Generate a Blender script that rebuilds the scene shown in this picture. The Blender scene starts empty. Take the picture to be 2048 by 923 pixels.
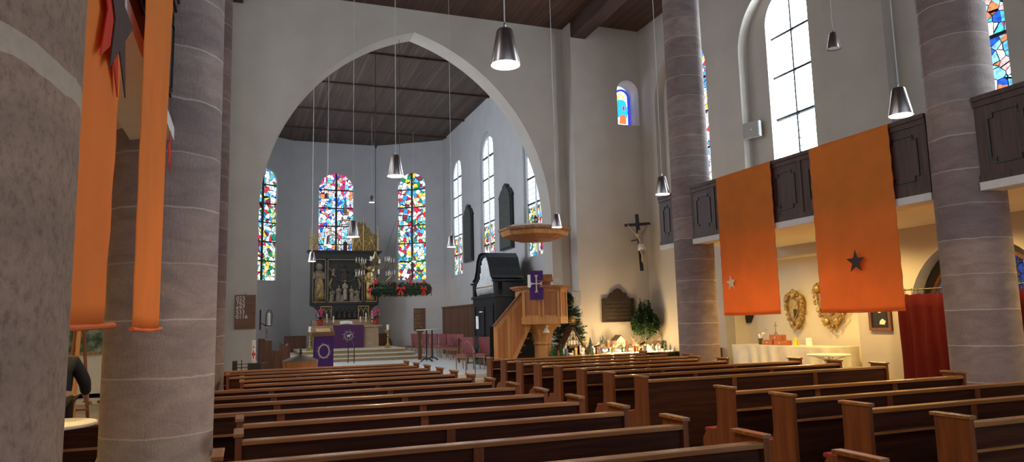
import bpy, bmesh, math, random
from math import sin, cos, pi, radians
from mathutils import Vector, Matrix
random.seed(7)
S = bpy.context.scene
C = S.collection
# ------------------------------------------------------------------ camera
cam = bpy.data.cameras.new('camera'); camo = bpy.data.objects.new('camera', cam); C.objects.link(camo)
cam.sensor_width = 36; cam.lens = 36 * 1414.96 / 2048; cam.clip_start = .05; cam.clip_end = 200
YAW, PIT, ROL = .36061233, .12632066, -.02375285
_w = Vector((sin(YAW) * cos(PIT), cos(YAW) * cos(PIT), sin(PIT)))
_r = Vector((cos(YAW), -sin(YAW), 0)); _u = _r.cross(_w)
_r, _u = cos(ROL) * _r + sin(ROL) * _u, -sin(ROL) * _r + cos(ROL) * _u
camo.matrix_world = Matrix(((_r.x, _u.x, -_w.x, 0), (_r.y, _u.y, -_w.y, 0), (_r.z, _u.z, -_w.z, 1.703), (0, 0, 0, 1)))
S.camera = camo
# ------------------------------------------------------------------ world, exposure
S.view_settings.view_transform = 'Standard'; S.view_settings.look = 'None'
S.view_settings.exposure = 1.1; S.view_settings.gamma = 1; S.view_settings.use_curve_mapping = False
wd = bpy.data.worlds.new('world'); S.world = wd; wd.use_nodes = True
bg = wd.node_tree.nodes['Background']; bg.inputs[0].default_value = (.72, .84, 1, 1); bg.inputs[1].default_value = .62
GLASS = 13.0        # daylight behind clear panes
STAIN = 0.8       # daylight behind stained panes
LAMP_W = 85.0      # pendant lamp power
S.cycles.max_bounces = 8; S.cycles.diffuse_bounces = 5; S.cycles.sample_clamp_indirect = 4
S.cycles.use_denoising = True

# ------------------------------------------------------------------ node helpers
def _mat(name):
    m = bpy.data.materials.new(name); m.use_nodes = True
    nt = m.node_tree; nt.nodes.clear()
    out = nt.nodes.new('ShaderNodeOutputMaterial'); b = nt.nodes.new('ShaderNodeBsdfPrincipled')
    nt.links.new(b.outputs[0], out.inputs[0]); return m, nt, b, out
def N(nt, t, **kw):
    n = nt.nodes.new(t)
    for k, v in kw.items():
        if k.startswith('i_'): n.inputs[k[2:].replace('_', ' ')].default_value = v
        else: setattr(n, k, v)
    return n
def ramp(nt, stops, interp='LINEAR'):
    r = nt.nodes.new('ShaderNodeValToRGB'); r.color_ramp.interpolation = interp
    e = r.color_ramp.elements
    while len(e) > len(stops): e.remove(e[-1])
    while len(e) < len(stops): e.new(.5)
    for i, (p, c) in enumerate(stops): e[i].position = p; e[i].color = (*c, 1)
    return r
def math_(nt, op, a, b=None):
    n = nt.nodes.new('ShaderNodeMath'); n.operation = op
    for i, v in enumerate((a, b)):
        if v is None: continue
        if isinstance(v, (int, float)): n.inputs[i].default_value = v
        else: nt.links.new(v, n.inputs[i])
    return n.outputs[0]
def mixc(nt, fac, a, b, mode='MIX'):
    n = nt.nodes.new('ShaderNodeMix'); n.data_type = 'RGBA'; n.blend_type = mode
    for s, v in ((n.inputs[0], fac), (n.inputs[6], a), (n.inputs[7], b)):
        if isinstance(v, (int, float)): s.default_value = v
        elif isinstance(v, tuple): s.default_value = (*v, 1)
        else: nt.links.new(v, s)
    return n.outputs[2]
def simple(name, col, rough=.6, metal=0, var=.12, scale=12, bump=0, bscale=60, coat=0, spec=.5, trans=0):
    m, nt, b, out = _mat(name)
    tc = N(nt, 'ShaderNodeTexCoord'); nz = N(nt, 'ShaderNodeTexNoise'); nz.inputs['Scale'].default_value = scale; nz.inputs['Detail'].default_value = 5
    nt.links.new(tc.outputs['Object'], nz.inputs['Vector'])
    r = ramp(nt, [(.3, tuple(c * (1 - var) for c in col)), (.7, tuple(min(1, c * (1 + var)) for c in col))])
    nt.links.new(nz.outputs[0], r.inputs[0]); nt.links.new(r.outputs[0], b.inputs['Base Color'])
    b.inputs['Roughness'].default_value = rough; b.inputs['Metallic'].default_value = metal
    b.inputs['Coat Weight'].default_value = coat; b.inputs['Specular IOR Level'].default_value = spec
    if bump:
        n2 = N(nt, 'ShaderNodeTexNoise'); n2.inputs['Scale'].default_value = bscale; n2.inputs['Detail'].default_value = 6
        nt.links.new(tc.outputs['Object'], n2.inputs['Vector'])
        bp = N(nt, 'ShaderNodeBump'); bp.inputs['Strength'].default_value = bump; bp.inputs['Distance'].default_value = .02
        nt.links.new(n2.outputs[0], bp.inputs['Height']); nt.links.new(bp.outputs[0], b.inputs['Normal'])
    if trans:
        tr = N(nt, 'ShaderNodeBsdfTranslucent'); nt.links.new(r.outputs[0], tr.inputs[0])
        mx = N(nt, 'ShaderNodeMixShader'); mx.inputs[0].default_value = trans
        nt.links.new(b.outputs[0], mx.inputs[1]); nt.links.new(tr.outputs[0], mx.inputs[2]); nt.links.new(mx.outputs[0], out.inputs[0])
    return m
def wood(name, dark, light, rough=.4, axis='X', scale=1.0, plank=0, plankaxis='Y', coat=0, spec=.5):
    m, nt, b, out = _mat(name)
    tc = N(nt, 'ShaderNodeTexCoord'); mp = N(nt, 'ShaderNodeMapping')
    s = {'X': (1.2, 22, 22), 'Y': (22, 1.2, 22), 'Z': (22, 22, 1.2)}[axis]
    mp.inputs['Scale'].default_value = tuple(v * scale for v in s)
    nt.links.new(tc.outputs['Object'], mp.inputs['Vector'])
    nz = N(nt, 'ShaderNodeTexNoise'); nz.inputs['Scale'].default_value = 1.0; nz.inputs['Detail'].default_value = 7; nz.inputs['Distortion'].default_value = .6
    nt.links.new(mp.outputs[0], nz.inputs['Vector'])
    r = ramp(nt, [(.3, dark), (.72, light)]); nt.links.new(nz.outputs[0], r.inputs[0]); colr = r.outputs[0]
    if plank:
        sp = N(nt, 'ShaderNodeSeparateXYZ'); nt.links.new(tc.outputs['Object'], sp.inputs[0])
        q = math_(nt, 'DIVIDE', sp.outputs[plankaxis], plank); fr = math_(nt, 'FRACT', q); fl = math_(nt, 'FLOOR', q)
        wn = N(nt, 'ShaderNodeTexWhiteNoise', noise_dimensions='1D'); nt.links.new(fl, wn.inputs['W'])
        rr = ramp(nt, [(0, (.6, .6, .6)), (1, (1.2, 1.2, 1.2))]); nt.links.new(wn.outputs[0], rr.inputs[0])
        colr = mixc(nt, 1.0, colr, rr.outputs[0], 'MULTIPLY')
        g = math_(nt, 'LESS_THAN', fr, .09)
        colr = mixc(nt, g, colr, tuple(c * .3 for c in dark))
    nt.links.new(colr, b.inputs['Base Color']); b.inputs['Roughness'].default_value = rough
    b.inputs['Coat Weight'].default_value = coat; b.inputs['Coat Roughness'].default_value = .25; b.inputs['Specular IOR Level'].default_value = spec
    return m
def emit(name, col, strength):
    m, nt, b, out = _mat(name); nt.nodes.remove(b)
    e = N(nt, 'ShaderNodeEmission'); e.inputs[0].default_value = (*col, 1); e.inputs[1].default_value = strength
    nt.links.new(e.outputs[0], out.inputs[0]); return m
def sandstone(name, period=.455, phase=0.0, tint=1.0, cols=None, mort=(.62, .56, .48), mw=.030, grain=1.0, wob=.035):
    m, nt, b, out = _mat(name)
    tc = N(nt, 'ShaderNodeTexCoord'); sp = N(nt, 'ShaderNodeSeparateXYZ'); nt.links.new(tc.outputs['Object'], sp.inputs[0])
    n1 = N(nt, 'ShaderNodeTexNoise'); n1.inputs['Scale'].default_value = 5; n1.inputs['Detail'].default_value = 4; nt.links.new(tc.outputs['Object'], n1.inputs['Vector'])
    z = math_(nt, 'ADD', sp.outputs['Z'], math_(nt, 'MULTIPLY', math_(nt, 'SUBTRACT', n1.outputs[0], .5), wob))
    q = math_(nt, 'DIVIDE', math_(nt, 'ADD', z, phase), period); fl = math_(nt, 'FLOOR', q); fr = math_(nt, 'FRACT', q)
    wn = N(nt, 'ShaderNodeTexWhiteNoise', noise_dimensions='1D'); nt.links.new(math_(nt, 'ADD', fl, phase * 7.3), wn.inputs['W'])
    cols = cols or [(0, (.21, .155, .155)), (.3, (.29, .225, .215)), (.55, (.35, .275, .25)), (.8, (.24, .19, .195)), (1, (.38, .325, .305))]
    r = ramp(nt, [(p, tuple(c * tint for c in k)) for p, k in cols]); nt.links.new(wn.outputs[0], r.inputs[0])
    mp = N(nt, 'ShaderNodeMapping'); mp.inputs['Scale'].default_value = (1.2, 1.2, 3.2); nt.links.new(tc.outputs['Object'], mp.inputs[0])
    n2 = N(nt, 'ShaderNodeTexNoise'); n2.inputs['Scale'].default_value = 2; n2.inputs['Detail'].default_value = 6; n2.inputs['Distortion'].default_value = 1; nt.links.new(mp.outputs[0], n2.inputs['Vector'])
    r2 = ramp(nt, [(.3, (.78, .76, .76)), (.7, (1.18, 1.15, 1.12))]); nt.links.new(n2.outputs[0], r2.inputs[0])
    c1 = mixc(nt, 1.0, r.outputs[0], r2.outputs[0], 'MULTIPLY')
    n3 = N(nt, 'ShaderNodeTexNoise'); n3.inputs['Scale'].default_value = 70 * grain; n3.inputs['Detail'].default_value = 8; n3.inputs['Roughness'].default_value = .7; nt.links.new(tc.outputs['Object'], n3.inputs['Vector'])
    r3 = ramp(nt, [(.36, (.55, .50, .48)), (.48, (.95, .93, .92)), (.66, (1.22, 1.22, 1.22))] if grain < 1 else [(.3, (.78, .76, .74)), (.68, (1.25, 1.25, 1.25))]); nt.links.new(n3.outputs[0], r3.inputs[0])
    c2 = mixc(nt, .8, c1, r3.outputs[0], 'MULTIPLY')
    vis = math_(nt, 'LESS_THAN', fr, mw)
    wn2 = N(nt, 'ShaderNodeTexWhiteNoise', noise_dimensions='1D'); nt.links.new(math_(nt, 'ADD', fl, 31.7), wn2.inputs['W'])
    vis = math_(nt, 'MULTIPLY', vis, math_(nt, 'ADD', math_(nt, 'MULTIPLY', wn2.outputs[0], .6), .35))
    vis = math_(nt, 'MULTIPLY', vis, r2.outputs[0])
    c3 = mixc(nt, vis, c2, tuple(mort))
    nt.links.new(c3, b.inputs['Base Color']); b.inputs['Roughness'].default_value = .8
    bp = N(nt, 'ShaderNodeBump'); bp.inputs['Strength'].default_value = .5; bp.inputs['Distance'].default_value = .01 * grain
    mp2 = N(nt, 'ShaderNodeMapping'); mp2.inputs['Scale'].default_value = (1, 1, .25 if grain <= 1 else 1); nt.links.new(tc.outputs['Object'], mp2.inputs[0])
    n4 = N(nt, 'ShaderNodeTexNoise'); n4.inputs['Scale'].default_value = 45; n4.inputs['Detail'].default_value = 6; nt.links.new(mp2.outputs[0], n4.inputs['Vector'])
    nt.links.new(n4.outputs[0], bp.inputs['Height']); nt.links.new(bp.outputs[0], b.inputs['Normal'])
    return m
def stained(name, palette, scale=11, strength=STAIN, lead=.035, zfade=None, upper=None, seed=0.0, low_grid=0):
    """small pieces of coloured glass between black leads; zfade = height under which pieces are coloured, above it clear quarries"""
    m, nt, b, out = _mat(name); nt.nodes.remove(b)
    tc = N(nt, 'ShaderNodeTexCoord'); mp = N(nt, 'ShaderNodeMapping'); mp.inputs['Location'].default_value = (seed, 0, seed * .7)
    nt.links.new(tc.outputs['Object'], mp.inputs[0])
    v = N(nt, 'ShaderNodeTexVoronoi', voronoi_dimensions='3D'); v.inputs['Scale'].default_value = scale
    v2 = N(nt, 'ShaderNodeTexVoronoi', feature='DISTANCE_TO_EDGE'); v2.inputs['Scale'].default_value = scale
    v3 = N(nt, 'ShaderNodeTexVoronoi'); v3.inputs['Scale'].default_value = scale * .24
    for q in (v, v2, v3): nt.links.new(mp.outputs[0], q.inputs['Vector'])
    s1 = N(nt, 'ShaderNodeSeparateColor'); nt.links.new(v.outputs['Color'], s1.inputs[0])
    s3 = N(nt, 'ShaderNodeSeparateColor'); nt.links.new(v3.outputs['Color'], s3.inputs[0])
    t = math_(nt, 'FRACT', math_(nt, 'ADD', math_(nt, 'MULTIPLY', s1.outputs[0], .7), s3.outputs[0]))
    n = len(palette); r = ramp(nt, [(i / n, c) for i, c in enumerate(palette)], 'CONSTANT'); nt.links.new(t, r.inputs[0])
    # painted tracery, which darkens parts of each piece
    nz = N(nt, 'ShaderNodeTexNoise'); nz.inputs['Scale'].default_value = scale * 2.5; nz.inputs['Detail'].default_value = 3; nt.links.new(mp.outputs[0], nz.inputs['Vector'])
    r2 = ramp(nt, [(.38, (.45, .45, .5)), (.55, (1, 1, 1))]); nt.links.new(nz.outputs[0], r2.inputs[0])
    c = mixc(nt, .8, r.outputs[0], r2.outputs[0], 'MULTIPLY')
    ld = math_(nt, 'LESS_THAN', v2.outputs[0], lead); c = mixc(nt, ld, c, (.004, .004, .006))
    if upper:
        sp = N(nt, 'ShaderNodeSeparateXYZ'); nt.links.new(tc.outputs['Object'], sp.inputs[0])
        def grid(o, p, w): return math_(nt, 'LESS_THAN', math_(nt, 'FRACT', math_(nt, 'DIVIDE', o, p)), w)
        g = math_(nt, 'MAXIMUM', grid(sp.outputs['Z'], .20, .10), grid(sp.outputs['X'], .155, .10))
        wn = N(nt, 'ShaderNodeTexNoise'); wn.inputs['Scale'].default_value = 4; nt.links.new(tc.outputs['Object'], wn.inputs['Vector'])
        r4 = ramp(nt, [(.35, tuple(k * .75 for k in upper)), (.65, upper)]); nt.links.new(wn.outputs[0], r4.inputs[0])
        if low_grid: g = math_(nt, 'MULTIPLY', g, math_(nt, 'LESS_THAN', sp.outputs['Z'], low_grid))
        cu = mixc(nt, g, r4.outputs[0], (.01, .013, .016) if low_grid else (.05, .07, .09))
        c = mixc(nt, math_(nt, 'GREATER_THAN', sp.outputs['Z'], zfade), c, cu)
    e = N(nt, 'ShaderNodeEmission'); e.inputs[1].default_value = strength; nt.links.new(c, e.inputs[0]); nt.links.new(e.outputs[0], out.inputs[0])
    return m

M = {}
M['plaster'] = simple('plaster', (.47, .43, .385), .92, var=.05, scale=1.5, bump=.12, bscale=35)
M['plaster_choir'] = simple('plaster_choir', (.47, .455, .455), .92, var=.05, scale=1.5, bump=.12, bscale=35)  # cooler than the nave plaster: bluish chancel light put into the colour
M['plaster_aisle'] = simple('plaster_aisle', (.74, .67, .53), .92, var=.04, scale=1.5, bump=.1, bscale=35)
M['white'] = simple('white_paint', (.78, .77, .75), .6, var=.04)
M['arch_edge'] = simple('arch_edge_plaster', (.52, .455, .42), .9, var=.04, scale=2)
M['ceiling'] = wood('ceiling_boards', (.05, .022, .014), (.11, .05, .032), .6, 'Y', .5, plank=.16, plankaxis='X')
M['beam'] = wood('beam_wood', (.03, .014, .01), (.075, .034, .022), .6, 'Y', .5)
M['choir_ceiling'] = wood('choir_ceiling_boards', (.06, .036, .028), (.12, .072, .055), .65, 'Y', .5, plank=.15, plankaxis='X')
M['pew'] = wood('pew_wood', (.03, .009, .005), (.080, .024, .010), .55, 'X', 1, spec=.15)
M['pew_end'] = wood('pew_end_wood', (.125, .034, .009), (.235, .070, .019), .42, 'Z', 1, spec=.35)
M['pew_rail'] = wood('pew_rail_wood', (.22, .085, .022), (.38, .17, .05), .24, 'X', 1, coat=.35, spec=.8)  # lighter than the pew wood: window and lamp sheen put into the colour
M['gallery'] = wood('gallery_wood', (.060, .034, .027), (.125, .072, .057), .5, 'Z', 1, spec=.35)
M['pine'] = wood('pulpit_pine', (.36, .16, .05), (.56, .29, .11), .45, 'Z', .6)
M['pine_panel'] = wood('pulpit_panel_pine', (.22, .075, .022), (.38, .15, .05), .45, 'Z', .4)
M['oak'] = wood('oak_wood', (.10, .04, .02), (.22, .095, .045), .5, 'Z', .7, plank=.22, plankaxis='Y')
M['brown'] = wood('brown_wood', (.10, .035, .014), (.20, .08, .035), .5, 'Z', .8)
M['board'] = wood('board_wood', (.10, .042, .02), (.19, .085, .042), .5, 'X', .8)
M['black_wood'] = simple('black_painted_wood', (.012, .013, .017), .38, var=.2)
M['dark_wood'] = wood('dark_shrine_wood', (.010, .008, .007), (.03, .023, .018), .4, 'X', 1)
M['black'] = simple('black_iron', (.012, .012, .013), .45, var=.1)
M['gold'] = simple('gilding', (.50, .34, .12), .40, metal=.75, var=.25, scale=18, bump=.5, bscale=45)
M['dim_gold'] = simple('aged_gilding', (.36, .24, .10), .45, metal=.4, var=.4, scale=14, bump=.5, bscale=50)
M['bronze_gold'] = simple('crest_ground_gilding', (.22, .14, .05), .5, metal=.3, var=.4, scale=20, bump=.5)
M['brass'] = simple('brass', (.30, .22, .12), .35, metal=.9, var=.2)
M['steel'] = simple('brushed_steel', (.42, .37, .36), .28, metal=1, var=.12, scale=6)
M['silver'] = simple('organ_pipe_tin', (.62, .62, .62), .42, metal=.5, var=.15)
M['cord'] = simple('lamp_cord', (.55, .55, .56), .5, var=.02)
M['stone_w'] = simple('white_stone', (.72, .72, .70), .6, var=.05, scale=3)
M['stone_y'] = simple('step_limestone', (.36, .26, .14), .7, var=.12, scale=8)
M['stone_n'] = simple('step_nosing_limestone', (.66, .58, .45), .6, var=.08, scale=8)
M['marble'] = simple('altar_stone', (.42, .28, .17), .5, var=.14, scale=3)
M['red'] = simple('red_candle_wax', (.75, .03, .025), .45, var=.1)
M['ribbon'] = simple('red_ribbon', (.70, .025, .02), .5, var=.15)
M['cushion'] = simple('red_wool', (.30, .035, .035), .95, var=.25, scale=60, bump=.3, bscale=200)
M['chairred'] = simple('chair_fabric', (.34, .105, .11), .9, var=.12, scale=30)
M['chairwood'] = simple('beech', (.36, .19, .09), .5, var=.12)
M['purple'] = simple('purple_cloth', (.055, .012, .135), .85, var=.12, scale=25)
M['purple2'] = simple('altar_purple_cloth', (.10, .025, .10), .85, var=.1, scale=25)
M['emb'] = simple('silver_embroidery', (.62, .56, .50), .6, var=.2, scale=40)
M['wax'] = simple('white_wax', (.85, .82, .74), .5, var=.03)
M['paper'] = simple('paper', (.88, .87, .83), .8, var=.03)
M['num'] = simple('number_white', (.80, .80, .76), .7, var=.03)
M['grey_stone'] = simple('grey_relief_stone', (.055, .055, .05), .6, var=.4, scale=7, bump=.6, bscale=18)
M['bronze'] = simple('dark_bronze', (.040, .026, .018), .45, metal=.3, var=.3, scale=10, bump=.4, bscale=25)
M['figure'] = simple('carved_figure_wood', (.20, .15, .10), .5, var=.5, scale=9, bump=.4, bscale=40)
M['skin'] = simple('carved_flesh', (.36, .27, .20), .6, var=.15)
M['human_skin'] = simple('human_skin', (.52, .30, .21), .55, var=.08)
M['linen'] = simple('linen', (.74, .70, .60), .9, var=.06, scale=6)
M['maroon'] = simple('maroon_curtain', (.06, .005, .006), .9, spec=.1, var=.15, scale=20)
M['leaf'] = simple('fir_needles', (.020, .05, .018), .6, var=.5, scale=30)
M['leaf2'] = simple('plant_leaf', (.026, .06, .018), .5, var=.5, scale=20)
M['moss'] = simple('moss', (.020, .035, .012), .95, var=.5, scale=25, bump=.8, bscale=60)
M['soil'] = simple('sand', (.42, .30, .16), .9, var=.3, scale=14, bump=.5, bscale=40)
M['bark'] = simple('bark', (.10, .06, .035), .9, var=.3)
M['jacket'] = simple('dark_jacket', (.012, .012, .015), .8, var=.3, scale=40, bump=.3)
M['blue_grey'] = simple('grey_speaker', (.34, .34, .32), .5, var=.03)
M['plastic'] = simple('white_plastic', (.82, .80, .74), .35, var=.02)
M['brick'] = simple('brick_cardboard', (.42, .13, .05), .7, var=.25, scale=30)
M['yellow'] = simple('yellow_paper', (.80, .68, .05), .6, var=.05)
M['tile'] = simple('aisle_floor_stone', (.34, .27, .19), .55, var=.2, scale=4)
M['pink'] = simple('pink_petals', (.75, .06, .20), .6, var=.3, scale=40)
M['pot'] = simple('red_foil_pot', (.45, .04, .02), .4, var=.1)
M['orange'] = simple('orange_banner', (.95, .32, .05), .85, var=.05, scale=2.5, trans=.38)
M['hem'] = simple('orange_hem', (.75, .15, .03), .8, var=.05)
M['star_dark'] = simple('brown_felt_star', (.075, .042, .035), .9, var=.1)
M['star_light'] = simple('lit_cutout_star', (.85, .72, .50), .9, var=.05)  # cream stands in for the lit background behind a cut-out star
M['star_red'] = simple('red_felt_and_star_shade', (.62, .03, .008), .9, var=.05)  # small felt star, and the painted shading beside the dark star
M['bulb'] = emit('lamp_glow', (1, .80, .48), 26)
M['left_fill_glass'] = stained('left_fill_pane_glow', [(.9, .95, 1)], strength=3.0, lead=-1, zfade=-99, upper=(.86, .92, 1.0), low_grid=1.65)  # weaker glow for the added, unseen left nave windows
M['chancel_fill_glass'] = stained('chancel_fill_pane_glow', [(.9, .95, 1)], strength=9.0, lead=-1, zfade=-99, upper=(.78, .88, 1.0), low_grid=1.65)  # glow of the added, unseen left chancel windows
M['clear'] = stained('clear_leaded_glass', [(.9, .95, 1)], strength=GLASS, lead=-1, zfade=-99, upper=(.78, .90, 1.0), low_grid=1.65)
BLUE = [(.9, .95, 1), (.15, .55, .9), (.85, .9, .95), (.03, .12, .6), (.1, .6, .75), (.55, .04, .2), (.95, .97, 1), (.75, .25, .1), (.3, .7, .95), (.9, .55, .55), (.8, .9, 1)]
MULT = [(.8, .95, .95), (.65, .03, .06), (.85, .95, .9), (.05, .3, .65), (.85, .9, .85), (.9, .65, .08), (.02, .25, .14), (.8, .95, 1), (.10, .5, .8), (.7, .9, .85), (.2, .04, .08), (.5, .75, .4)]
M['st_blue'] = stained('stained_glass_blue', BLUE, 5.5, STAIN, seed=3.3)
M['st_mult'] = stained('stained_glass_multi', MULT, 5, STAIN, seed=9.1)
M['st_left'] = stained('stained_glass_green', MULT, 5, STAIN * .9, seed=21.7)
M['st_side'] = stained('half_stained_glass', MULT, 7, STAIN, seed=5.2, zfade=1.75, upper=(1.4, 1.7, 2.0))
M['st_low'] = stained('stained_glass_dusk', [(.02, .03, .12), (.04, .05, .05), (.2, .22, .2), (.03, .08, .4), (.06, .03, .02), (.02, .02, .02)], 7, 1.0, seed=2.2)
M['st_warm'] = stained('stained_glass_warm', [(.95, .97, 1), (.9, .95, .95), (.95, .6, .1), (.8, .92, .95), (.6, .05, .05), (.9, .95, 1), (.1, .3, .8), (.75, .9, .95)], 7, STAIN * 1.3, seed=14.2)

# ------------------------------------------------------------------ mesh helpers
class MB:
    def __init__(s): s.bm = bmesh.new()
    def quad(s, *p):
        return s.bm.faces.new([s.bm.verts.new(q) for q in p])
    def box(s, x0, x1, y0, y1, z0, z1, bev=0):
        g = bmesh.ops.create_cube(s.bm, size=1)['verts']
        for v in g: v.co = Vector((x0 + (v.co.x + .5) * (x1 - x0), y0 + (v.co.y + .5) * (y1 - y0), z0 + (v.co.z + .5) * (z1 - z0)))
        if bev:
            es = list({e for v in g for e in v.link_edges}); bmesh.ops.bevel(s.bm, geom=es, offset=bev, segments=2, profile=.5, affect='EDGES')
        return s
    def obox(s, c, ax, ay, az, sx, sy, sz):
        """box with its centre, three axes and three sizes"""
        g = bmesh.ops.create_cube(s.bm, size=1)['verts']; c = Vector(c); ax, ay, az = Vector(ax), Vector(ay), Vector(az)
        for v in g: v.co = c + ax * v.co.x * sx + ay * v.co.y * sy + az * v.co.z * sz
        return s
    def tube(s, pts, r, seg=8, cap=True):
        pts = [Vector(p) for p in pts]; rs = r if isinstance(r, (list, tuple)) else [r] * len(pts); rings = []
        t0 = (pts[1] - pts[0]).normalized(); ref = Vector((0, 0, 1)) if abs(t0.z) < .9 else Vector((1, 0, 0)); n = t0.cross(ref).normalized()
        for i, p in enumerate(pts):
            t = (pts[min(i + 1, len(pts) - 1)] - pts[max(i - 1, 0)]).normalized()
            n = (n - t * n.dot(t)).normalized(); b = t.cross(n)
            rings.append([s.bm.verts.new(p + (n * cos(2 * pi * k / seg) + b * sin(2 * pi * k / seg)) * rs[i]) for k in range(seg)])
        for a, b2 in zip(rings, rings[1:]):
            for k in range(seg): s.bm.faces.new((a[k], a[(k + 1) % seg], b2[(k + 1) % seg], b2[k]))
        if cap: s.bm.faces.new(rings[0][::-1]); s.bm.faces.new(rings[-1])
        return s
    def lathe(s, prof, c=(0, 0, 0), seg=24, cap=True, sx=1, sy=1):
        rings = []
        for r, z in prof: rings.append([s.bm.verts.new((c[0] + sx * r * cos(2 * pi * k / seg), c[1] + sy * r * sin(2 * pi * k / seg), c[2] + z)) for k in range(seg)])
        for a, b in zip(rings, rings[1:]):
            for k in range(seg): s.bm.faces.new((a[k], a[(k + 1) % seg], b[(k + 1) % seg], b[k]))
        if cap: s.bm.faces.new(rings[0][::-1]); s.bm.faces.new(rings[-1])
        return s
    def ball(s, c, r, sc=(1, 1, 1), u=12, v=8):
        g = bmesh.ops.create_uvsphere(s.bm, u_segments=u, v_segments=v, radius=r)['verts']
        for q in g: q.co = Vector((q.co.x * sc[0] + c[0], q.co.y * sc[1] + c[1], q.co.z * sc[2] + c[2]))
        return s
    def prism(s, poly, holes, f, t):
        """2D outline (with holes) -> plate; f maps (a, b, depth) to a point; t = thickness"""
        bm2 = bmesh.new(); es = []
        for lp in [poly] + list(holes):
            vs = [bm2.verts.new((a, b, 0)) for a, b in lp]
            es += [bm2.edges.new((vs[i], vs[(i + 1) % len(vs)])) for i in range(len(vs))]
        bmesh.ops.triangle_fill(bm2, use_beauty=True, use_dissolve=False, edges=es)
        bm2.verts.index_update()
        va = [s.bm.verts.new(f(v.co.x, v.co.y, 0)) for v in bm2.verts]; vb = [s.bm.verts.new(f(v.co.x, v.co.y, t)) for v in bm2.verts]
        for fc in bm2.faces:
            ix = [v.index for v in fc.verts]
            s.bm.faces.new([va[i] for i in ix]); s.bm.faces.new([vb[i] for i in reversed(ix)])
        for e in bm2.edges:
            if len(e.link_faces) == 1:
                a, b = e.verts[0].index, e.verts[1].index; s.bm.faces.new((va[a], va[b], vb[b], vb[a]))
        bm2.free(); return s
    def build(s, name, mat, parent=None, loc=(0, 0, 0), rot=0, smooth=False, recalc=True):
        if recalc: bmesh.ops.recalc_face_normals(s.bm, faces=s.bm.faces)
        me = bpy.data.meshes.new(name); s.bm.to_mesh(me); s.bm.free()
        me.materials.append(M[mat] if isinstance(mat, str) else mat)
        if smooth:
            for p in me.polygons: p.use_smooth = True
        o = bpy.data.objects.new(name, me); C.objects.link(o); o.location = loc; o.rotation_euler = (0, 0, rot)
        if parent: o.parent = parent
        return o
def autosmooth(o, ang=40):
    for p in o.data.polygons: p.use_smooth = True
    bm = bmesh.new(); bm.from_mesh(o.data)
    for e in bm.edges:
        if len(e.link_faces) == 2 and e.calc_face_angle(0) > radians(ang): e.smooth = False
    bm.to_mesh(o.data); bm.free(); return o
def tag(o, label=None, cat=None, group=None, kind=None):
    if label: o['label'] = label
    if cat: o['category'] = cat
    if group: o['group'] = group
    if kind: o['kind'] = kind
    return o
def thing(name, label, cat, loc=(0, 0, 0), rz=0, group=None):
    o = bpy.data.objects.new(name, None); C.objects.link(o); o.location = loc; o.rotation_euler = (0, 0, rz)
    o.empty_display_size = .1
    return tag(o, label, cat, group)
def struct(o): o['kind'] = 'structure'; return o
def sroot(name, loc=(0, 0, 0)):
    o = bpy.data.objects.new(name, None); C.objects.link(o); o.location = loc; o['kind'] = 'structure'; return o
def copy_tree(o, parent=None, loc=None, rz=None, label=None):
    c = o.copy(); C.objects.link(c)
    if parent: c.parent = parent
    for ch in o.children: copy_tree(ch, c)
    if loc is not None: c.location = loc
    if rz is not None: c.rotation_euler = (0, 0, rz)
    if label: c['label'] = label
    return c
def arc(cx, cz, r, a0, a1, n): return [(cx + r * cos(a0 + (a1 - a0) * i / n), cz + r * sin(a0 + (a1 - a0) * i / n)) for i in range(n + 1)]
def roundarch(c, w, z0, z1, n=16):
    r = w / 2; return [(c - r, z0), (c + r, z0)] + arc(c, z1 - r, r, 0, pi, n)
def pointarch(c, w, z0, zs, z1, n=10):
    """two-centred arch: spring zs, apex z1"""
    h = w / 2; k = z1 - zs; R = (h * h + k * k) / (2 * h); cr = c + h - R
    a = math.atan2(k, c - cr)
    right = [(cr + R * cos(a * i / n), zs + R * sin(a * i / n)) for i in range(n + 1)]
    left = [(2 * c - x, z) for x, z in right[:-1]][::-1]
    return [(c - h, z0), (c + h, z0)] + right + left
# ================================================================== THE SETTING
XL, XR, XW, YA, YE = -.66, 9.14, 12.2, 20.5, 19.9
HC, HN = 11.0, 11.3
struct(MB().box(-5, 14, -9, 19.43, -.1, 0).build('floor', 'tile'))
struct(MB().box(-5, 12.2, 19.43, 19.95, -.1, .1).build('trim_1', 'stone_n'))
struct(MB().box(-5, 12.2, 19.95, 37, -.1, .2).build('floor', 'stone_w'))
# chancel arch wall
f = lambda a, b, d: (a, YA + d, b)
aw = pointarch(4.68, 8.80, -.1, 4.8, 10.58, 24); ai = aw[1:] + aw[:1]      # right foot, over the apex, left foot
struct(MB().prism([(9.68, -.1), (9.68, HN), (-5, HN), (-5, -.1)] + ai[::-1], [], f, .75).build('wall_chancel_arch', 'plaster'))
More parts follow.
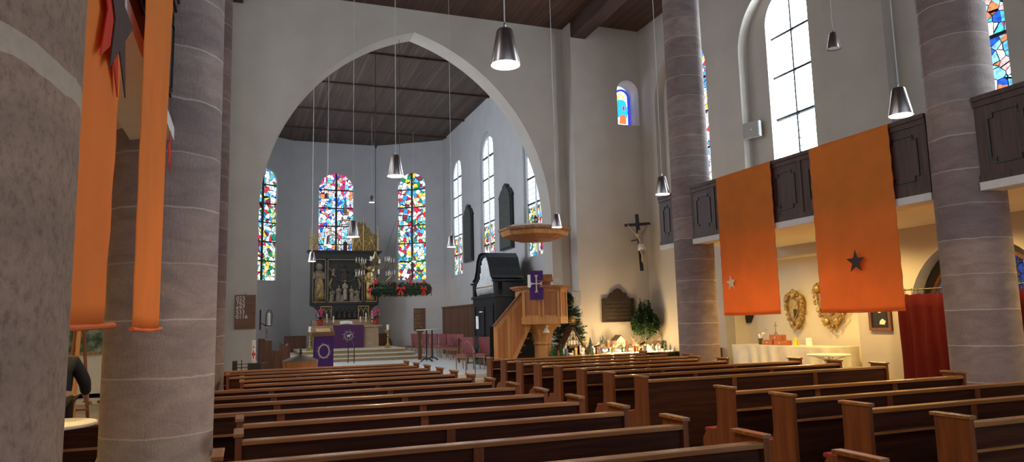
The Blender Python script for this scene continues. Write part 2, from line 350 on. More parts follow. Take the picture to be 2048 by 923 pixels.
# chancel: side walls, three facets of the apse
XC = 9.3
def fac(P, Q, out):
    P, Q = Vector((*P, 0)), Vector((*Q, 0)); u = (Q - P).normalized(); n = Vector((u.y, -u.x, 0)) * out
    return u, n, lambda a, b, d: tuple(P + u * a + n * d + Vector((0, 0, b)))
def window(idx, P, Q, out, c, w, z0, z1, rec, pane, bars, mull=True, barstep=.93, clip=None, mw=.035, barmat='grey_stone', seedoff=0):
    """window_<n>: pane, mullion, crossbars, set back by rec from the wall face"""
    u, n, g = fac(P, Q, out); base = Vector(g(c, z0, rec)); root = sroot('window_%d' % idx, base)
    ang = math.atan2(u.y, u.x)
    loc = lambda o: None
    po = MB().prism(roundarch(0, w + .14, -.05, z1 - z0 + .06), [], lambda a, b, d: (a, d, b), .012 * out).build('pane', pane, root, rot=ang)
    s = -1 if True else 1
    dy = -.02 * (1)
    off = Vector((0, 0, 0)); nn = -n
    def bar(x0, x1, zz0, zz1, t, name, mt):
        o = MB().box(x0, x1, -t, t, zz0, zz1).build(name, mt, root, loc=tuple(nn * .03), rot=ang); return o
    if mull: bar(-mw, mw, 0, z1 - z0, .035, 'mullion', barmat)
    for z in bars:
        r = w / 2; zz = z; top = (z1 - z0) - r
        hw = r if zz < top else math.sqrt(max(.001, r * r - (zz - top) ** 2))
        bar(-hw, hw, zz - .03, zz + .03, .02, 'crossbar', 'black')
    return root
zb = [.93 * i for i in range(1, 6)]
side = [32.15, 27.55, 22.5]
AP = [(9.3, 34.45), (6.24, 36.5), (2.05, 36.5), (-1.0, 34.45)]
def wallplate(name, P, Q, out, z0, z1, holes, t, mat):
    u, n, g = fac(P, Q, out); L = (Vector(Q) - Vector(P)).length; a0 = .45 if 'chancel' in name else 0
    return struct(MB().prism([(a0, z0), (L, z0), (L, z1), (a0, z1)], holes, g, t).build(name, mat))
W1 = .98
# right side wall (outer niche 1.25 wide splayed into pane .95 wide)
wallplate('wall_right_chancel', (XC, YA), (XC, 34.45), 1, -.1, HC, [roundarch(y - YA, 1.86, 3.8, 9.62) for y in side], .10, 'plaster_choir')
wallplate('wall_right_chancel', (XC + .10, YA), (XC + .10, 34.7), 1, -.1, HC, [roundarch(y - YA, 1.60, 3.95, 9.42) for y in side], .2, 'plaster_choir')
wallplate('wall_left_chancel', (-1.0, YA), (-1.0, 34.45), -1, -.1, HC, [roundarch(y - YA, 1.60, 3.95, 9.42) for y in (27.5, 23.0)], .3, 'plaster_choir')
k = 30
for y in (27.5, 23.0): window(k, (-1.0, YA), (-1.0, 34.45), -1, y - YA, 1.60, 3.95, 9.42,   .17, 'chancel_fill_glass', [.93 * i for i in range(1, 6)], mw=.05, barmat='white'); k += 1  # windows out of view, added to light the chancel
k = 1
for y in side:
    window(k, (XC, YA), (XC, 34.45), 1, y - YA, 1.60, 3.95, 9.42, .17, 'st_side', [.93 * i for i in range(1, 6)], mw=.06, barmat='white'); k += 1
cs = []
for (P, Q, c, w, mt, nm) in ((AP[1], AP[0], 1.95, 1.50, 'st_mult', 'right'), (AP[2], AP[1], 2.17, 1.72, 'st_blue', 'centre'), (AP[3], AP[2], 2.05, 1.5, 'st_left', 'left')):
    wallplate('wall_apse_' + nm, P, Q, -1, -.1, HC, [roundarch(c, w + .02, 3.9, 9.42)], .3, 'plaster_choir')
    window(k, P, Q, -1, c, w, 3.9, 9.42, .12, mt, zb, mw=.05); k += 1
struct(MB().box(-1.3, XC + .4, YA + .7, 37, HC, HC + .2).build('ceiling', 'choir_ceiling'))
for y in (23.6, 27.0, 30.6, 33.8):
    struct(MB().box(-1, XC, y - .06, y + .06, HC - .07, HC).build('trim_2', 'beam'))
# nave ceiling and beams
struct(MB().box(-5, 12.6, -9, 21, HN, HN + .2).build('ceiling', 'ceiling'))
struct(MB().prism([(9.72, 20.45), (10.22, 19.95), (10.0, 13), (10.0, -9), (9.5, -9), (9.5, 13)], [], lambda a, b, d: (a, b, HN - d), .5).build('ceiling_beam', 'beam'))
struct(MB().box(XL - .4, XL + .4, -9, 20.45, HN - .5, HN).build('ceiling_beam', 'beam'))
# east walls of both aisles
f = lambda a, b, d: (a, YE + d, b)
ew = roundarch(11.72, .80, 8.02, 9.55)
struct(MB().prism([(9.68, -.1), (12.6, -.1), (12.6, HN), (9.68, HN)], [ew], f, .62).build('wall_east_right', 'plaster'))
struct(MB().box(-5, -.62, YE + .05, YE + .5, -.1, HN).build('wall_east_left', 'plaster_aisle'))
struct(MB().prism([(-9, -.1), (21, -.1), (21, HN), (-9, HN)], [roundarch(c, 1.5, 5, 9.85) for c in (17.4, 13.4, 8.8, 4.4)], lambda a, b, d: (-5.3 + d, a, b), .3).build('wall_left', 'plaster_aisle'))
# east window: small saint in blue
r0 = sroot('window_%d' % k, (11.80, YE + .5, 8.12)); k += 1
def flat(poly, y, t, name, m): MB().prism(poly, [], lambda a, b, d: (a, y + d, b), t).build(name, m, r0)
def glas(nm, c, s): M[nm] = emit(nm, c, s); return nm
glas('g_navy', (.02, .03, .35), 1.1); glas('g_white', (.82, .9, 1), 1.6); glas('g_blue', (.02, .30, .95), 1.2); glas('g_gold', (.95, .5, .08), 1.2); glas('g_rust', (.75, .14, .05), 1.0); glas('g_red', (.8, .02, .05), 1)
flat(roundarch(0, .62, 0, 1.30), .03, .01, 'pane', 'g_navy')
flat(roundarch(-.03, .44, .06, 1.22), .02, .005, 'glass_field', 'g_white')
flat(arc(-.06, .98, .15, 0, 2 * pi, 16)[:-1], .012, .004, 'halo', 'g_gold')
flat([(-.26, .5), (-.2, .3), (.16, .3), (.2, .6), (.12, .86), (.04, .92), (-.16, .92), (-.24, .8)], .006, .004, 'robe', 'g_blue')
flat([(-.15, .08), (.12, .08), (.12, .34), (.02, .42), (-.12, .36)], 0, .004, 'skirt', 'g_rust')
flat(arc(-.06, .98, .065, 0, 2 * pi, 12)[:-1], 0, .004, 'face', 'g_white')
flat([(.0, .56), (.07, .56), (.07, .7), (.0, .7)], -.004, .004, 'book', 'g_red')
MB().box(-.4, .4, -.04, .04, -.04, .02).build('sill', 'black', r0)
# right nave wall: outer skin with blind niches, inner skin with window openings
NC = [(17.45, 15.85, 19.05), (13.4, 11.92, 14.88), (8.85, 7.35, 10.35), (4.4, 2.9, 5.9)]
def niche(c, w, z0, z1): return roundarch(c, w, z0, z1, 20)
rw = [niche(c - 0, b - a, 4.0, 10.1) for c, a, b in NC]
f = lambda a, b, d: (XW + d, a, b)
arch_low = roundarch(8.95, 2.75, .02, 3.02, 24)
rec = [(11.62, .02), (16.1, .02), (16.1, 3.10), (11.62, 3.10)]
lowdoor = [(18.2, .02), (19.2, .02), (19.2, 3.75), (18.2, 3.75)]
struct(MB().prism([(-9, -.1), (20.5, -.1), (20.5, HN), (-9, HN)], rw + [arch_low, rec], f, .3).build('wall_right', 'plaster'))
rw2 = [niche(c, 1.46, 5.0, 9.85) for c, a, b in NC]
f = lambda a, b, d: (XW + .3 + d, a, b)
struct(MB().prism([(-9, 3.5), (20.5, 3.5), (20.5, HN), (-9, HN)], rw2, f, .3).build('wall_right', 'plaster'))
struct(MB().box(XW + .75, XW + .85, 11.3, 20.5, -.1, 3.5).build('wall_right', 'plaster_aisle'))
struct(MB().box(XW + .3, XW + .8, 11.2, 11.6, -.1, 3.5).build('wall_right', 'plaster_aisle'))
struct(MB().box(XW + .3, XW + .8, 16.1, 16.2, -.1, 3.5).build('wall_right', 'plaster_aisle'))
struct(MB().box(XW + .3, XW + .8, 11.6, 16.1, 3.1, 3.5).build('ceiling', 'plaster_aisle'))
for i, (c, a, b) in enumerate(NC):
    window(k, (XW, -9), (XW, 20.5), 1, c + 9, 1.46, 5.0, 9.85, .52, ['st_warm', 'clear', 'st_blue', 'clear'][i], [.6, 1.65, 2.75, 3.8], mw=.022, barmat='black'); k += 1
for z in (.8, 1.1):
    pass
# red glass squares bordering window 9 (nearest right window)
b9 = [o for o in bpy.data.objects if o.name == 'window_9'][0]
M['g_pink'] = emit('g_pink', (.95, .06, .12), 1.2); M['g_dark'] = emit('g_dark', (.06, .0, .02), .5)
MB().box(-.06, -.045, -.73, -.60, 0, 4.1).build('border', 'g_dark', b9)
for j in range(8):
    MB().box(-.075, -.06, -.725, -.605, .35 + j * .5, .35 + j * .5 + .26).build('border_square', 'g_pink', b9)
# lower arched window behind the curtain
root = sroot('window_10', (XW + .28, 8.95, .0))
M['mull_brown'] = simple('arch_frame_wood', (.16, .06, .02), .5)
ring = lambda r: roundarch(0, r, .05, r / 2 + 1.62, 24)
MB().prism(roundarch(0, 2.7, .02, 2.98, 24), [roundarch(0, 2.42, .1, 2.84, 24)], lambda a, b, d: (d, a, b), .07).build('window_frame', 'dark_wood', root)
MB().prism(roundarch(0, 2.42, .1, 2.84, 24), [roundarch(0, 2.28, .16, 2.77, 24)], lambda a, b, d: (.02 + d, a, b), .06).build('inner_frame', 'mull_brown', root)
MB().prism(roundarch(0, 2.3, .12, 2.78, 24), [], lambda a, b, d: (.07 + d, a, b), .02).build('pane', 'st_low', root)
MB().box(XW + .6, XW + .7, 6, 12, -.1, 3.6).build('wall_right', 'plaster_aisle')['kind'] = 'structure'
# galleries
def soffit(x0, x1, y0, y1): struct(MB().box(x0, x1, y0, y1, 3.34, 3.5).build('ceiling', 'plaster_aisle'))
soffit(9.06, XW + .1, -9, 13.9); soffit(-5, XL - .02, -9, 13.9)
R = .425
def gal(x, sgn, y0, y1, ret, label):
    t = thing('gallery_parapet', label, 'parapet', (x, y0, 3.34)); L = y1 - y0
    a = MB().box(min(0, sgn * .14), max(0, sgn * .14), 0, L, 0, 1.06); a.build('panel_wall', 'gallery', t)
    MB().box(-.04, .20 if sgn > 0 else .04, 0, L, 1.06, 1.13, .01).build('handrail', 'gallery', t) if sgn > 0 else MB().box(-.20, .04, 0, L, 1.06, 1.13, .01).build('handrail', 'gallery', t)
    MB().box(-.03 if sgn > 0 else -.3, .3 if sgn > 0 else .03, 0, L, -.11, -.004).build('fascia', 'white', t)
    n = max(1, round(L / .82)); w = L / n
    for i in range(n):
        y = i * w + w / 2; h0, h1, hw, c = .20, .88, w / 2 - .16, .07
        po = [(y - hw + c, h0), (y + hw - c, h0), (y + hw - c, h0 + c), (y + hw, h0 + c), (y + hw, h1 - c), (y + hw - c, h1 - c), (y + hw - c, h1), (y - hw + c, h1), (y - hw + c, h1 - c), (y - hw, h1 - c), (y - hw, h0 + c), (y - hw + c, h0 + c)]
        q = .022; pin = [(y + (a2 - y) * (hw - q) / hw, .54 + (b2 - .54) * (.34 - q) / .34) for a2, b2 in po]
        MB().prism(po, [pin], lambda a2, b2, d: (-sgn * d, a2, b2), .016).build('panel_moulding', 'black_wood' if 0 else 'dark_wood', t)
        MB().box(min(0, -sgn * .018), max(0, -sgn * .018), i * w + .0, i * w + .05, .0, 1.06).build('stile', 'gallery', t)
    MB().box(min(0, -sgn * .02), max(0, -sgn * .02), 0, L, .985, 1.06).build('top_rail', 'gallery', t)
    MB().box(min(0, -sgn * .02), max(0, -sgn * .02), 0, L, 0, .09).build('bottom_rail', 'gallery', t)
gy = math.sqrt(R * R - .24 ** 2)
gal(8.9, 1, 13.0 + gy, 13.93, 1, 'short dark wooden gallery parapet piece left of the farther right pillar')
gal(8.9, 1, 6.66 + gy, 13.0 - gy, 0, 'dark panelled wooden gallery parapet between the two right pillars behind orange banners')
gal(8.9, 1, 0, 6.66 - gy, 0, 'dark panelled wooden gallery parapet at the right picture edge beyond the near pillar')
gal(-.61, -1, 1.5, 6.66 - gy, 0, 'dark wooden gallery parapet seen edge-on behind the left orange banners')
gal(-.61, -1, 6.66 + gy, 12.6, 0, 'dark wooden gallery parapet beyond the big left pillar')
# columns (structure)
def column(x, y, r, mat, base=True):
    prof = [(r, .55), (r * 1.0, 3.2), (r * .985, 5), (r * .955, 8), (r * .93, HN)]
    if base: prof = [(r * 1.20, 0), (r * 1.20, .38), (r * 1.13, .42), (r * 1.12, .48), (r * 1.15, .53), (r * 1.15, .59), (r * 1.11, .64), (r * 1.03, .67), (r, .71)] + prof[1:]
    else: prof = [(r, 0)] + prof
    o = MB().lathe(prof, (0, 0, 0), 64, True).build('column', mat, loc=(x, y, 0)); autosmooth(o); struct(o); return o
M['ss1'] = sandstone('sandstone_near', .455, .05, 1.0); M['ss2'] = sandstone('sandstone_right', .46, .14, .92)
M['ss3'] = sandstone('sandstone_far', .45, .24, .95)
M['ss0'] = sandstone('sandstone_close', .9, .695, .66, cols=[(0, (.46, .30, .21)), (1, (.48, .31, .22))], mort=(.62, .52, .40), mw=.034, grain=.97, wob=.03)
column(XL, 6.66, R, 'ss1'); column(XR, 6.66, R, 'ss2'); column(XR, 13.0, R, 'ss3')
# unseen left windows, added to brighten the nave, are set in below
column(XL - .02, 13.0, .36, 'ss3'); column(XL + .017, 1.05, R, 'ss0')
# altar steps
def step(x0, x1, y0, y1, z0, z1):
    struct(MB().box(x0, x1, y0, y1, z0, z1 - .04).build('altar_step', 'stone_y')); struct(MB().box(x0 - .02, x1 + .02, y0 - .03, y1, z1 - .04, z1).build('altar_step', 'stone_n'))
step(1.2, 7.25, 30.0, 36.4, .2, .35); step(1.7, 6.85, 30.35, 34.7, .35, .50); step(2.1, 6.55, 30.95, 34.7, .50, .66)
# oak wall panelling in the chancel
o = thing('wood_panelling', 'brown vertical-board panelling along the right chancel wall behind the organ', 'panelling', (9.17, 25.4, .2))
MB().box(0, .1, 0, 9.0, 0, 2.2).build('boards', 'oak', o); MB().box(-.05, .1, -.0, 9.02, 2.2, 2.27, .01).build('cornice', 'brown', o)
o = thing('wood_panelling', 'low brown wooden panelling at the apse wall left of the altar', 'panelling', (2.2, 34.85, .351))
MB().box(-.5, .5, 0, .12, 0, .85).build('boards', 'brown', o); MB().box(-.5, .5, -.04, .12, .85, .9).build('cornice', 'brown', o)
o = thing('wood_panelling', 'low brown wooden panelling at the apse wall right of the altar', 'panelling', (6.0, 34.85, .351))
MB().prism([(0, 0), (.75, 0), (.75, .5), (.5, .85), (0, .85)], [], lambda a, c, d: (a, d, c), .12).build('boards', 'brown', o); MB().box(0, .5, -.04, .12, .85, .9).build('cornice', 'brown', o)
# PART2
for c in (17.4, 13.4, 8.8, 4.4):
    window(k, (-5, -9), (-5, 20.5), -1, c + 9, 1.46, 5.0, 9.85, .15, 'left_fill_glass', [.6, 1.65, 2.75, 3.8], mw=.022, barmat='black'); k += 1  # daylight fill panes, added out of view
# ================================================================== PEWS
ORD = ['front', 'second', 'third', 'fourth', 'fifth', 'sixth', 'seventh', 'eighth', 'ninth', 'tenth', 'eleventh', 'twelfth', 'thirteenth', 'last']
def pew(x0, x1, y, label, group, solid=False, le=True, re=True):
    t = thing('church_pew', label, 'pew', (x0, y, 0), 0, group); L = x1 - x0
    def end(x):
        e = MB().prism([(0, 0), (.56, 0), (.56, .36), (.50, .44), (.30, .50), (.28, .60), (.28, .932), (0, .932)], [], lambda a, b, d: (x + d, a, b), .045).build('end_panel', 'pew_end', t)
        MB().box(x - .012, x + .057, -.015, .31, .932, .958, .004).build('end_cap', 'pew_rail', e)
    end(0); end(L - .045)
    MB().box(.045, L - .045, -.004, .085, .872, .908, .006).build('top_rail', 'pew_rail', t)
    b = MB()
    if solid: b.box(.045, L - .045, .02, .04, .05, .872)
    else: b.box(.045, L - .045, .035, .055, .722, .872); b.box(.045, L - .045, .15, .17, .08, .70)
    n = max(2, round(L / 1.35))
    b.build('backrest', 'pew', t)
    for i in range(1, n): MB().box(i * L / n - .035, i * L / n + .035, .012 if not solid else .0, .06, .70 if not solid else .05, .872).build('stile', 'pew_end', t)
    if not solid: MB().box(.045, L - .045, -.004, .15, .698, .722, .004).build('book_shelf', 'pew_rail', t)
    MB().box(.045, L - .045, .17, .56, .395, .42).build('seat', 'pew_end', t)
    MB().box(.05, L - .05, .19, .60, .424, .47, .015).build('cushion', 'cushion', t)
    return t
for i in range(14):
    x0 = -.05
    if i < 3: x0 = -.16
    if i in (5, 7, 8): x0 = -1.05
    if i == 6: x0 = -.22
    if i in (6,): x0 = -1.05
    if i in (12, 13): x0 = -1.6
    if i == 11: x0 = -.27
    nm = ORD[13 - i] if i else 'last'
    lb = {13: 'brown wooden pew of the left block, front one nearest the altar steps'}.get(i, 'brown wooden pew with red cushion, %s row of the left block counted from the altar' % nm)
    pew(x0, 3.11, 2.862 + .88 * i, lb, 'pews of the left block')
for i in range(8):
    x1 = 9.0 if i < 3 else (8.15 if i < 5 else 8.6)
    lb = 'brown wooden pew with red cushion, %s row of the right front group' % ORD[7 - i]
    if i == 0: lb = 'brown wooden pew with a tall plain back board at the gap'
    pew(4.83, x1, 8.091 + .88 * i, lb, 'pews of the right front group', solid=(i == 0))
for i in range(4):
    lb = 'brown wooden pew with red cushion in the right block, %s row behind the gap' % ['fourth', 'third', 'second', 'first'][i]
    pew(4.83, 8.3 if i == 3 else 8.55, 3.697 + .88 * i, lb, 'pews of the right rear group')
# ================================================================== PENDANT LAMPS
def pendant(loc, zc, label, on=True, watts=None, group='cone pendant lamps'):
    t = thing('pendant_lamp', label, 'lamp', loc, 0, group)
    o = MB().lathe([(.1175, 0), (.118, .012), (.066, .285), (.058, .298), (.012, .302)], seg=32, cap=False).build('lamp_shade', 'steel', t); autosmooth(o)
    if on:
        MB().lathe([(.108, .010), (.108, .018)], seg=28).build('light_disc', 'bulb', t)
    else: MB().lathe([(.108, .010), (.108, .018)], seg=28).build('diffuser', 'white', t)
    MB().lathe([(.014, .302), (.012, .34), (.006, .36)], seg=10).build('cord_grip', 'steel', t)
    MB().tube([(0, 0, .35), (0, 0, zc - loc[2])], .0052, 6).build('cord', 'cord', t)
    if on:
        L = bpy.data.lights.new('lamp_light', 'SPOT'); L.energy = watts or LAMP_W; L.color = (1, .74, .42); L.spot_size = radians(150); L.spot_blend = .8; L.shadow_soft_size = .09
        lo = bpy.data.objects.new('lamp_light', L); C.objects.link(lo); lo.parent = t; lo.location = (0, 0, -.02)
    return t
pendant((1.92, 5.15, 3.75), HN, 'large cone pendant lamp hanging nearest, over the centre of the picture')
pendant((1.925, 9.67, 3.75), HN, 'steel cone pendant lamp hanging in front of the chancel ceiling, left of the arch centre')
pendant((1.86, 13.41, 3.34), HN, 'steel cone pendant lamp hanging before the gilded altar crest')
pendant((6.42, 5.33, 3.75), HN, 'steel cone pendant lamp hanging before the gallery by the right orange banner')
pendant((6.51, 10.06, 3.75), HN, 'steel cone pendant lamp hanging just left of the farther right pillar')
pendant((6.50, 14.37, 3.76), HN, 'steel cone pendant lamp hanging in front of the pulpit canopy')
pendant((9.86, 9.42, 6.44), HN, 'dark unlit cone pendant lamp hanging above the gallery by the tall clear window', on=False)
pendant((5.0, 17.75, 3.65), HN, 'small cone pendant lamp hanging left of the dark wall tablets')
pendant((1.91, 22.9, 3.7), HC, 'small cone pendant lamp at the upper left corner of the altar shrine', watts=10)
pendant((2.52, 24.3, 4.38), HC, 'small cone pendant lamp low in front of the middle stained window', watts=10)
pendant((5.17, 31.4, 7.1), HC, 'tiny cone pendant lamp beside the middle stained window on the right', watts=10)
pendant((3.40, 33.3, 7.48), HC, 'tiny cone pendant lamp high in front of the middle stained window', watts=10)
pendant((7.50, 33.3, 4.64), HC, 'tiny cone pendant lamp in front of the right apse window', watts=10)
# ================================================================== BANNERS
def star_poly(c, z, r, k=.40, rot=0):
    return [(c + (r if i % 2 == 0 else r * k) * sin(rot + i * pi / 5), z + (r if i % 2 == 0 else r * k) * cos(rot + i * pi / 5)) for i in range(10)]
def banner(x, y0, y1, z0, z1, label, sgn, amp=.012, wav=.006):
    t = thing('banner', label, 'banner', (x, y0, z0), 0, 'orange star banners'); n, m = 48, 40; b = MB(); W = y1 - y0; H = z1 - z0; V = []
    for j in range(m + 1):
        row = []
        for i in range(n + 1):
            a, c = i / n, j / m; low = (1 - c)
            dx = amp * low * (sin(a * 11 + x) + .6 * sin(a * 23 + 1)) - sgn * 0
            dy = wav * sin(c * 60) * (1 if a in (0, 1) else 0) - (.10 * a * low ** 2 if sgn > 0 else 0)
            row.append(b.bm.verts.new((dx, a * W + dy, c * H - .012 * sin(a * pi) * low)))
        V.append(row)
    for j in range(m):
        for i in range(n): b.bm.faces.new((V[j][i], V[j][i + 1], V[j + 1][i + 1], V[j + 1][i]))
    o = b.build('cloth', 'orange', t, smooth=True)
    sd = o.modifiers.new('thickness', 'SOLIDIFY'); sd.thickness = .003
    MB().tube([(0, -.005, -.012), (0, W * .5, -.022), (0, W + .005, -.012)], .011, 8).build('hem', 'hem', t)
    return t
b1 = banner(8.83, 10.10, 11.68, 1.735, 4.46, 'orange banner with a small cream star hanging from the right gallery', -1)
MB().prism(star_poly(1.25, .60, .155, rot=.1), [], lambda a, b, d: (-.045 - d, a, b), .004).build('star', 'star_light', b1)
b2 = banner(8.83, 7.57, 9.15, 1.735, 4.46, 'orange banner with a dark star hanging from the right gallery', -1, amp=.02)
MB().prism(star_poly(.74, .745, .185), [], lambda a, b, d: (-.06 - d, a, b), .004).build('star', 'star_dark', b2)
b3 = banner(-.47, 1.62, 3.06, 1.735, 4.46, 'orange banner with a large dark star, hanging right beside the nearest pillar', 1, wav=.012)
MB().prism(star_poly(1.10, 1.05, .28, .38), [], lambda a, b, d: (.03 + d, a, b), .004).build('star', 'star_dark', b3)
MB().prism(star_poly(1.0, 1.03, .28, .38, .1), [], lambda a, b, d: (.024 + d, a, b), .004).build('star_shade', 'star_red', b3)  # offset red star paints the shading beside the dark one
b4 = banner(-.50, 3.76, 5.0, 1.72, 4.46, 'orange banner hanging in front of the big left pillar', 1, wav=.008)
MB().prism(star_poly(1.13, 1.1, .14, .36), [], lambda a, b, d: (.02 + d, a, b), .004).build('star', 'star_red', b4)
# ================================================================== FIGURE HELPERS
def robed(mb, x, y, z, h, w=.32, d=.22, lean=0, arms=True, kneel=False):
    """a standing robed figure: folds, shoulders, head, arms; h = height"""
    k = h
    prof = [(w * .5, 0), (w * .46, .12 * k), (w * .42, .3 * k), (w * .40, .5 * k), (w * .36, .62 * k), (w * .42, .74 * k), (w * .38, .80 * k), (w * .16, .84 * k), (w * .10, .87 * k)]
    rings = []; seg = 20
    for r, zz in prof:
        ring = []
        for q in range(seg):
            a = 2 * pi * q / seg; rr = r * (1 + (.10 * sin(5 * a + zz * 4) if zz < .7 * k else 0))
            ring.append(mb.bm.verts.new((x + rr * cos(a) + lean * zz, y + rr * sin(a) * d / w, z + zz)))
        rings.append(ring)
    for a, b in zip(rings, rings[1:]):
        for q in range(seg): mb.bm.faces.new((a[q], a[(q + 1) % seg], b[(q + 1) % seg], b[q]))
    mb.bm.faces.new(rings[0][::-1]); mb.bm.faces.new(rings[-1])
    mb.ball((x + lean * k, y, z + .925 * k), .068 * k, (.85, .95, 1.12), 12, 10)
    if arms:
        for s in (-1, 1):
            mb.tube([(x + s * w * .38 + lean * .76 * k, y, z + .77 * k), (x + s * w * .46 + lean * .6 * k, y - d * .2, z + .60 * k), (x + s * w * .10 + lean * .6 * k, y - d * .62, z + .63 * k)], [.045 * k, .042 * k, .022 * k], 8)
    return mb
# ================================================================== ALTAR SHRINE
A = thing('altar_shrine', 'dark carved winged altar shrine with gilded crest standing behind the altar table', 'altar', (4.36, 34.0, .66))
zz = lambda z: z - .66
b = MB().box(-1.55, 1.55, .16, .45, zz(2.72), zz(5.05)); b.build('back', 'dark_wood', A)
b = MB()
for x0, x1 in ((-1.57, -1.48), (-.90, -.80), (.80, .90), (1.48, 1.57)): b.box(x0, x1, -.02, .45, zz(2.72), zz(4.80))
b.box(-1.57, 1.57, -.02, .45, zz(2.66), zz(2.74)); b.box(-1.57, 1.57, -.02, .45, zz(4.76), zz(4.84)); b.box(-1.57, 1.57, .0, .45, zz(4.84), zz(5.06)); b.build('case', 'dark_wood', A)
b = MB().box(-1.73, 1.73, -.12, .5, zz(5.12), zz(5.19), .01).box(-1.65, 1.65, -.06, .48, zz(5.05), zz(5.12), .01); b.build('cornice', 'dark_wood', A)
b = MB()
for x0, x1 in ((-1.48, -.90), (-.80, .80), (.90, 1.48)):
    b.box(x0, x1, -.035, -.02, zz(2.76), zz(2.80)); b.box(x0, x1, -.035, -.02, zz(4.74), zz(4.77))
    for q in (x0, x1 - .025): b.box(q, q + .025, -.035, -.02, zz(2.76), zz(4.77))
b.build('gilded_mouldings', 'dim_gold', A)
b = robed(MB(), -1.19, .06, zz(2.82), 1.72, .50, .2); b.ball((-1.19, .0, zz(4.40)), .17, (1, .7, 1.1)); b.build('saint_figure', 'figure', A, smooth=True)
b = MB().lathe([(.20, 0), (.21, .2), (.18, .5), (.16, .8), (.05, 1.05)], (-1.15, -.02, zz(2.90)), 14, sx=1, sy=.55); b.tube([(-1.33, -.08, zz(3.95)), (-1.1, -.13, zz(3.5)), (-1.3, -.12, zz(3.05))], [.03, .04, .05], 8); b.build('saint_robe', 'dim_gold', A, smooth=True)
b = robed(MB(), 1.19, .06, zz(2.82), 1.65, .50, .2); b.ball((1.2, 0, zz(4.35)), .18, (1.1, .7, .8)); b.tube([(1.0, -.1, zz(3.9)), (1.3, -.15, zz(3.5)), (1.05, -.14, zz(3.2)), (1.35, -.13, zz(2.95))], [.03, .05, .05, .03], 8); b.build('saint_figure', 'gold', A, smooth=True)
b = robed(MB(), 0, .02, zz(2.85), .95, .22, .14); b.build('christ_figure', 'skin', A, smooth=True)
for x, h, dx in ((-.32, .75, .05), (.33, .72, -.05), (-.62, .6, .08), (.60, .62, -.1), (-.15, .35, 0), (.5, .3, 0)):
    robed(MB(), x, .04, zz(2.80), h, .26, .18, dx).build('kneeling_figure', 'figure', A, smooth=True)
b = robed(MB(), 0, .12, zz(3.6), .95, .45, .15); b.box(-.30, .30, .10, .16, zz(3.75), zz(4.5)); b.build('throned_figure', 'bronze', A, smooth=False)
for s in (-1, 1):
    b = MB(); b.ball((s * .52, .05, zz(4.25)), .09); b.tube([(s * .50, .05, zz(4.2)), (s * .58, .03, zz(4.05)), (s * .42, .0, zz(3.95))], [.06, .08, .03], 8); b.tube([(s * .56, .06, zz(4.15)), (s * .75, .1, zz(4.4)), (s * .70, .1, zz(4.1))], [.05, .06, .02], 8)
    b.tube([(s * .60, .06, zz(3.9)), (s * .72, .05, zz(3.6)), (s * .66, .05, zz(3.35))], [.04, .08, .04], 8); b.build('angel', 'figure', A, smooth=True)
MB().tube([(-.42, 0, zz(3.82)), (-.15, -.04, zz(3.72)), (.15, -.04, zz(3.72)), (.42, 0, zz(3.82))], .025, 8).build('cloud_band', 'grey_stone', A)
# brackets and predella
f = lambda a, b2, d: (a, .05 + d, b2)
MB().prism([(-1.57, zz(2.66)), (-1.57, zz(2.62)), (-1.40, zz(2.55)), (-1.22, zz(2.38)), (-1.14, zz(2.1)), (-1.12, zz(1.9)), (1.12, zz(1.9)), (1.14, zz(2.1)), (1.22, zz(2.38)), (1.40, zz(2.55)), (1.57, zz(2.62)), (1.57, zz(2.66))], [], f, .35).build('predella', 'dark_wood', A)
MB().box(-1.5, 1.5, .0, .5, 0, zz(1.95)).build('plinth', 'marble', A)
for s in (-1, 1):
    b = MB(); x = s * .86; b.box(x - .26, x - .22, 0, .06, zz(2.0), zz(2.58)); b.box(x + .22, x + .26, 0, .06, zz(2.0), zz(2.58)); b.box(x - .26, x + .26, 0, .06, zz(2.55), zz(2.59)); b.box(x - .26, x + .26, 0, .06, zz(1.98), zz(2.02))
    for q in (-.11, .11): b.tube([(x + q - .1, .03, zz(2.3)), (x + q - .06, .03, zz(2.42)), (x + q, .03, zz(2.5)), (x + q + .06, .03, zz(2.42)), (x + q + .1, .03, zz(2.3))], .015, 6)
    b.tube([(x, .03, zz(2.02)), (x, .03, zz(2.35))], .012, 6); b.build('tracery_panel', 'gold', A)
for q in range(5):
    x = -.48 + q * .24; robed(MB(), x, .03, zz(1.98), .46 + .04 * (q % 2), .22, .14).build('predella_figure', 'bronze', A, smooth=True)
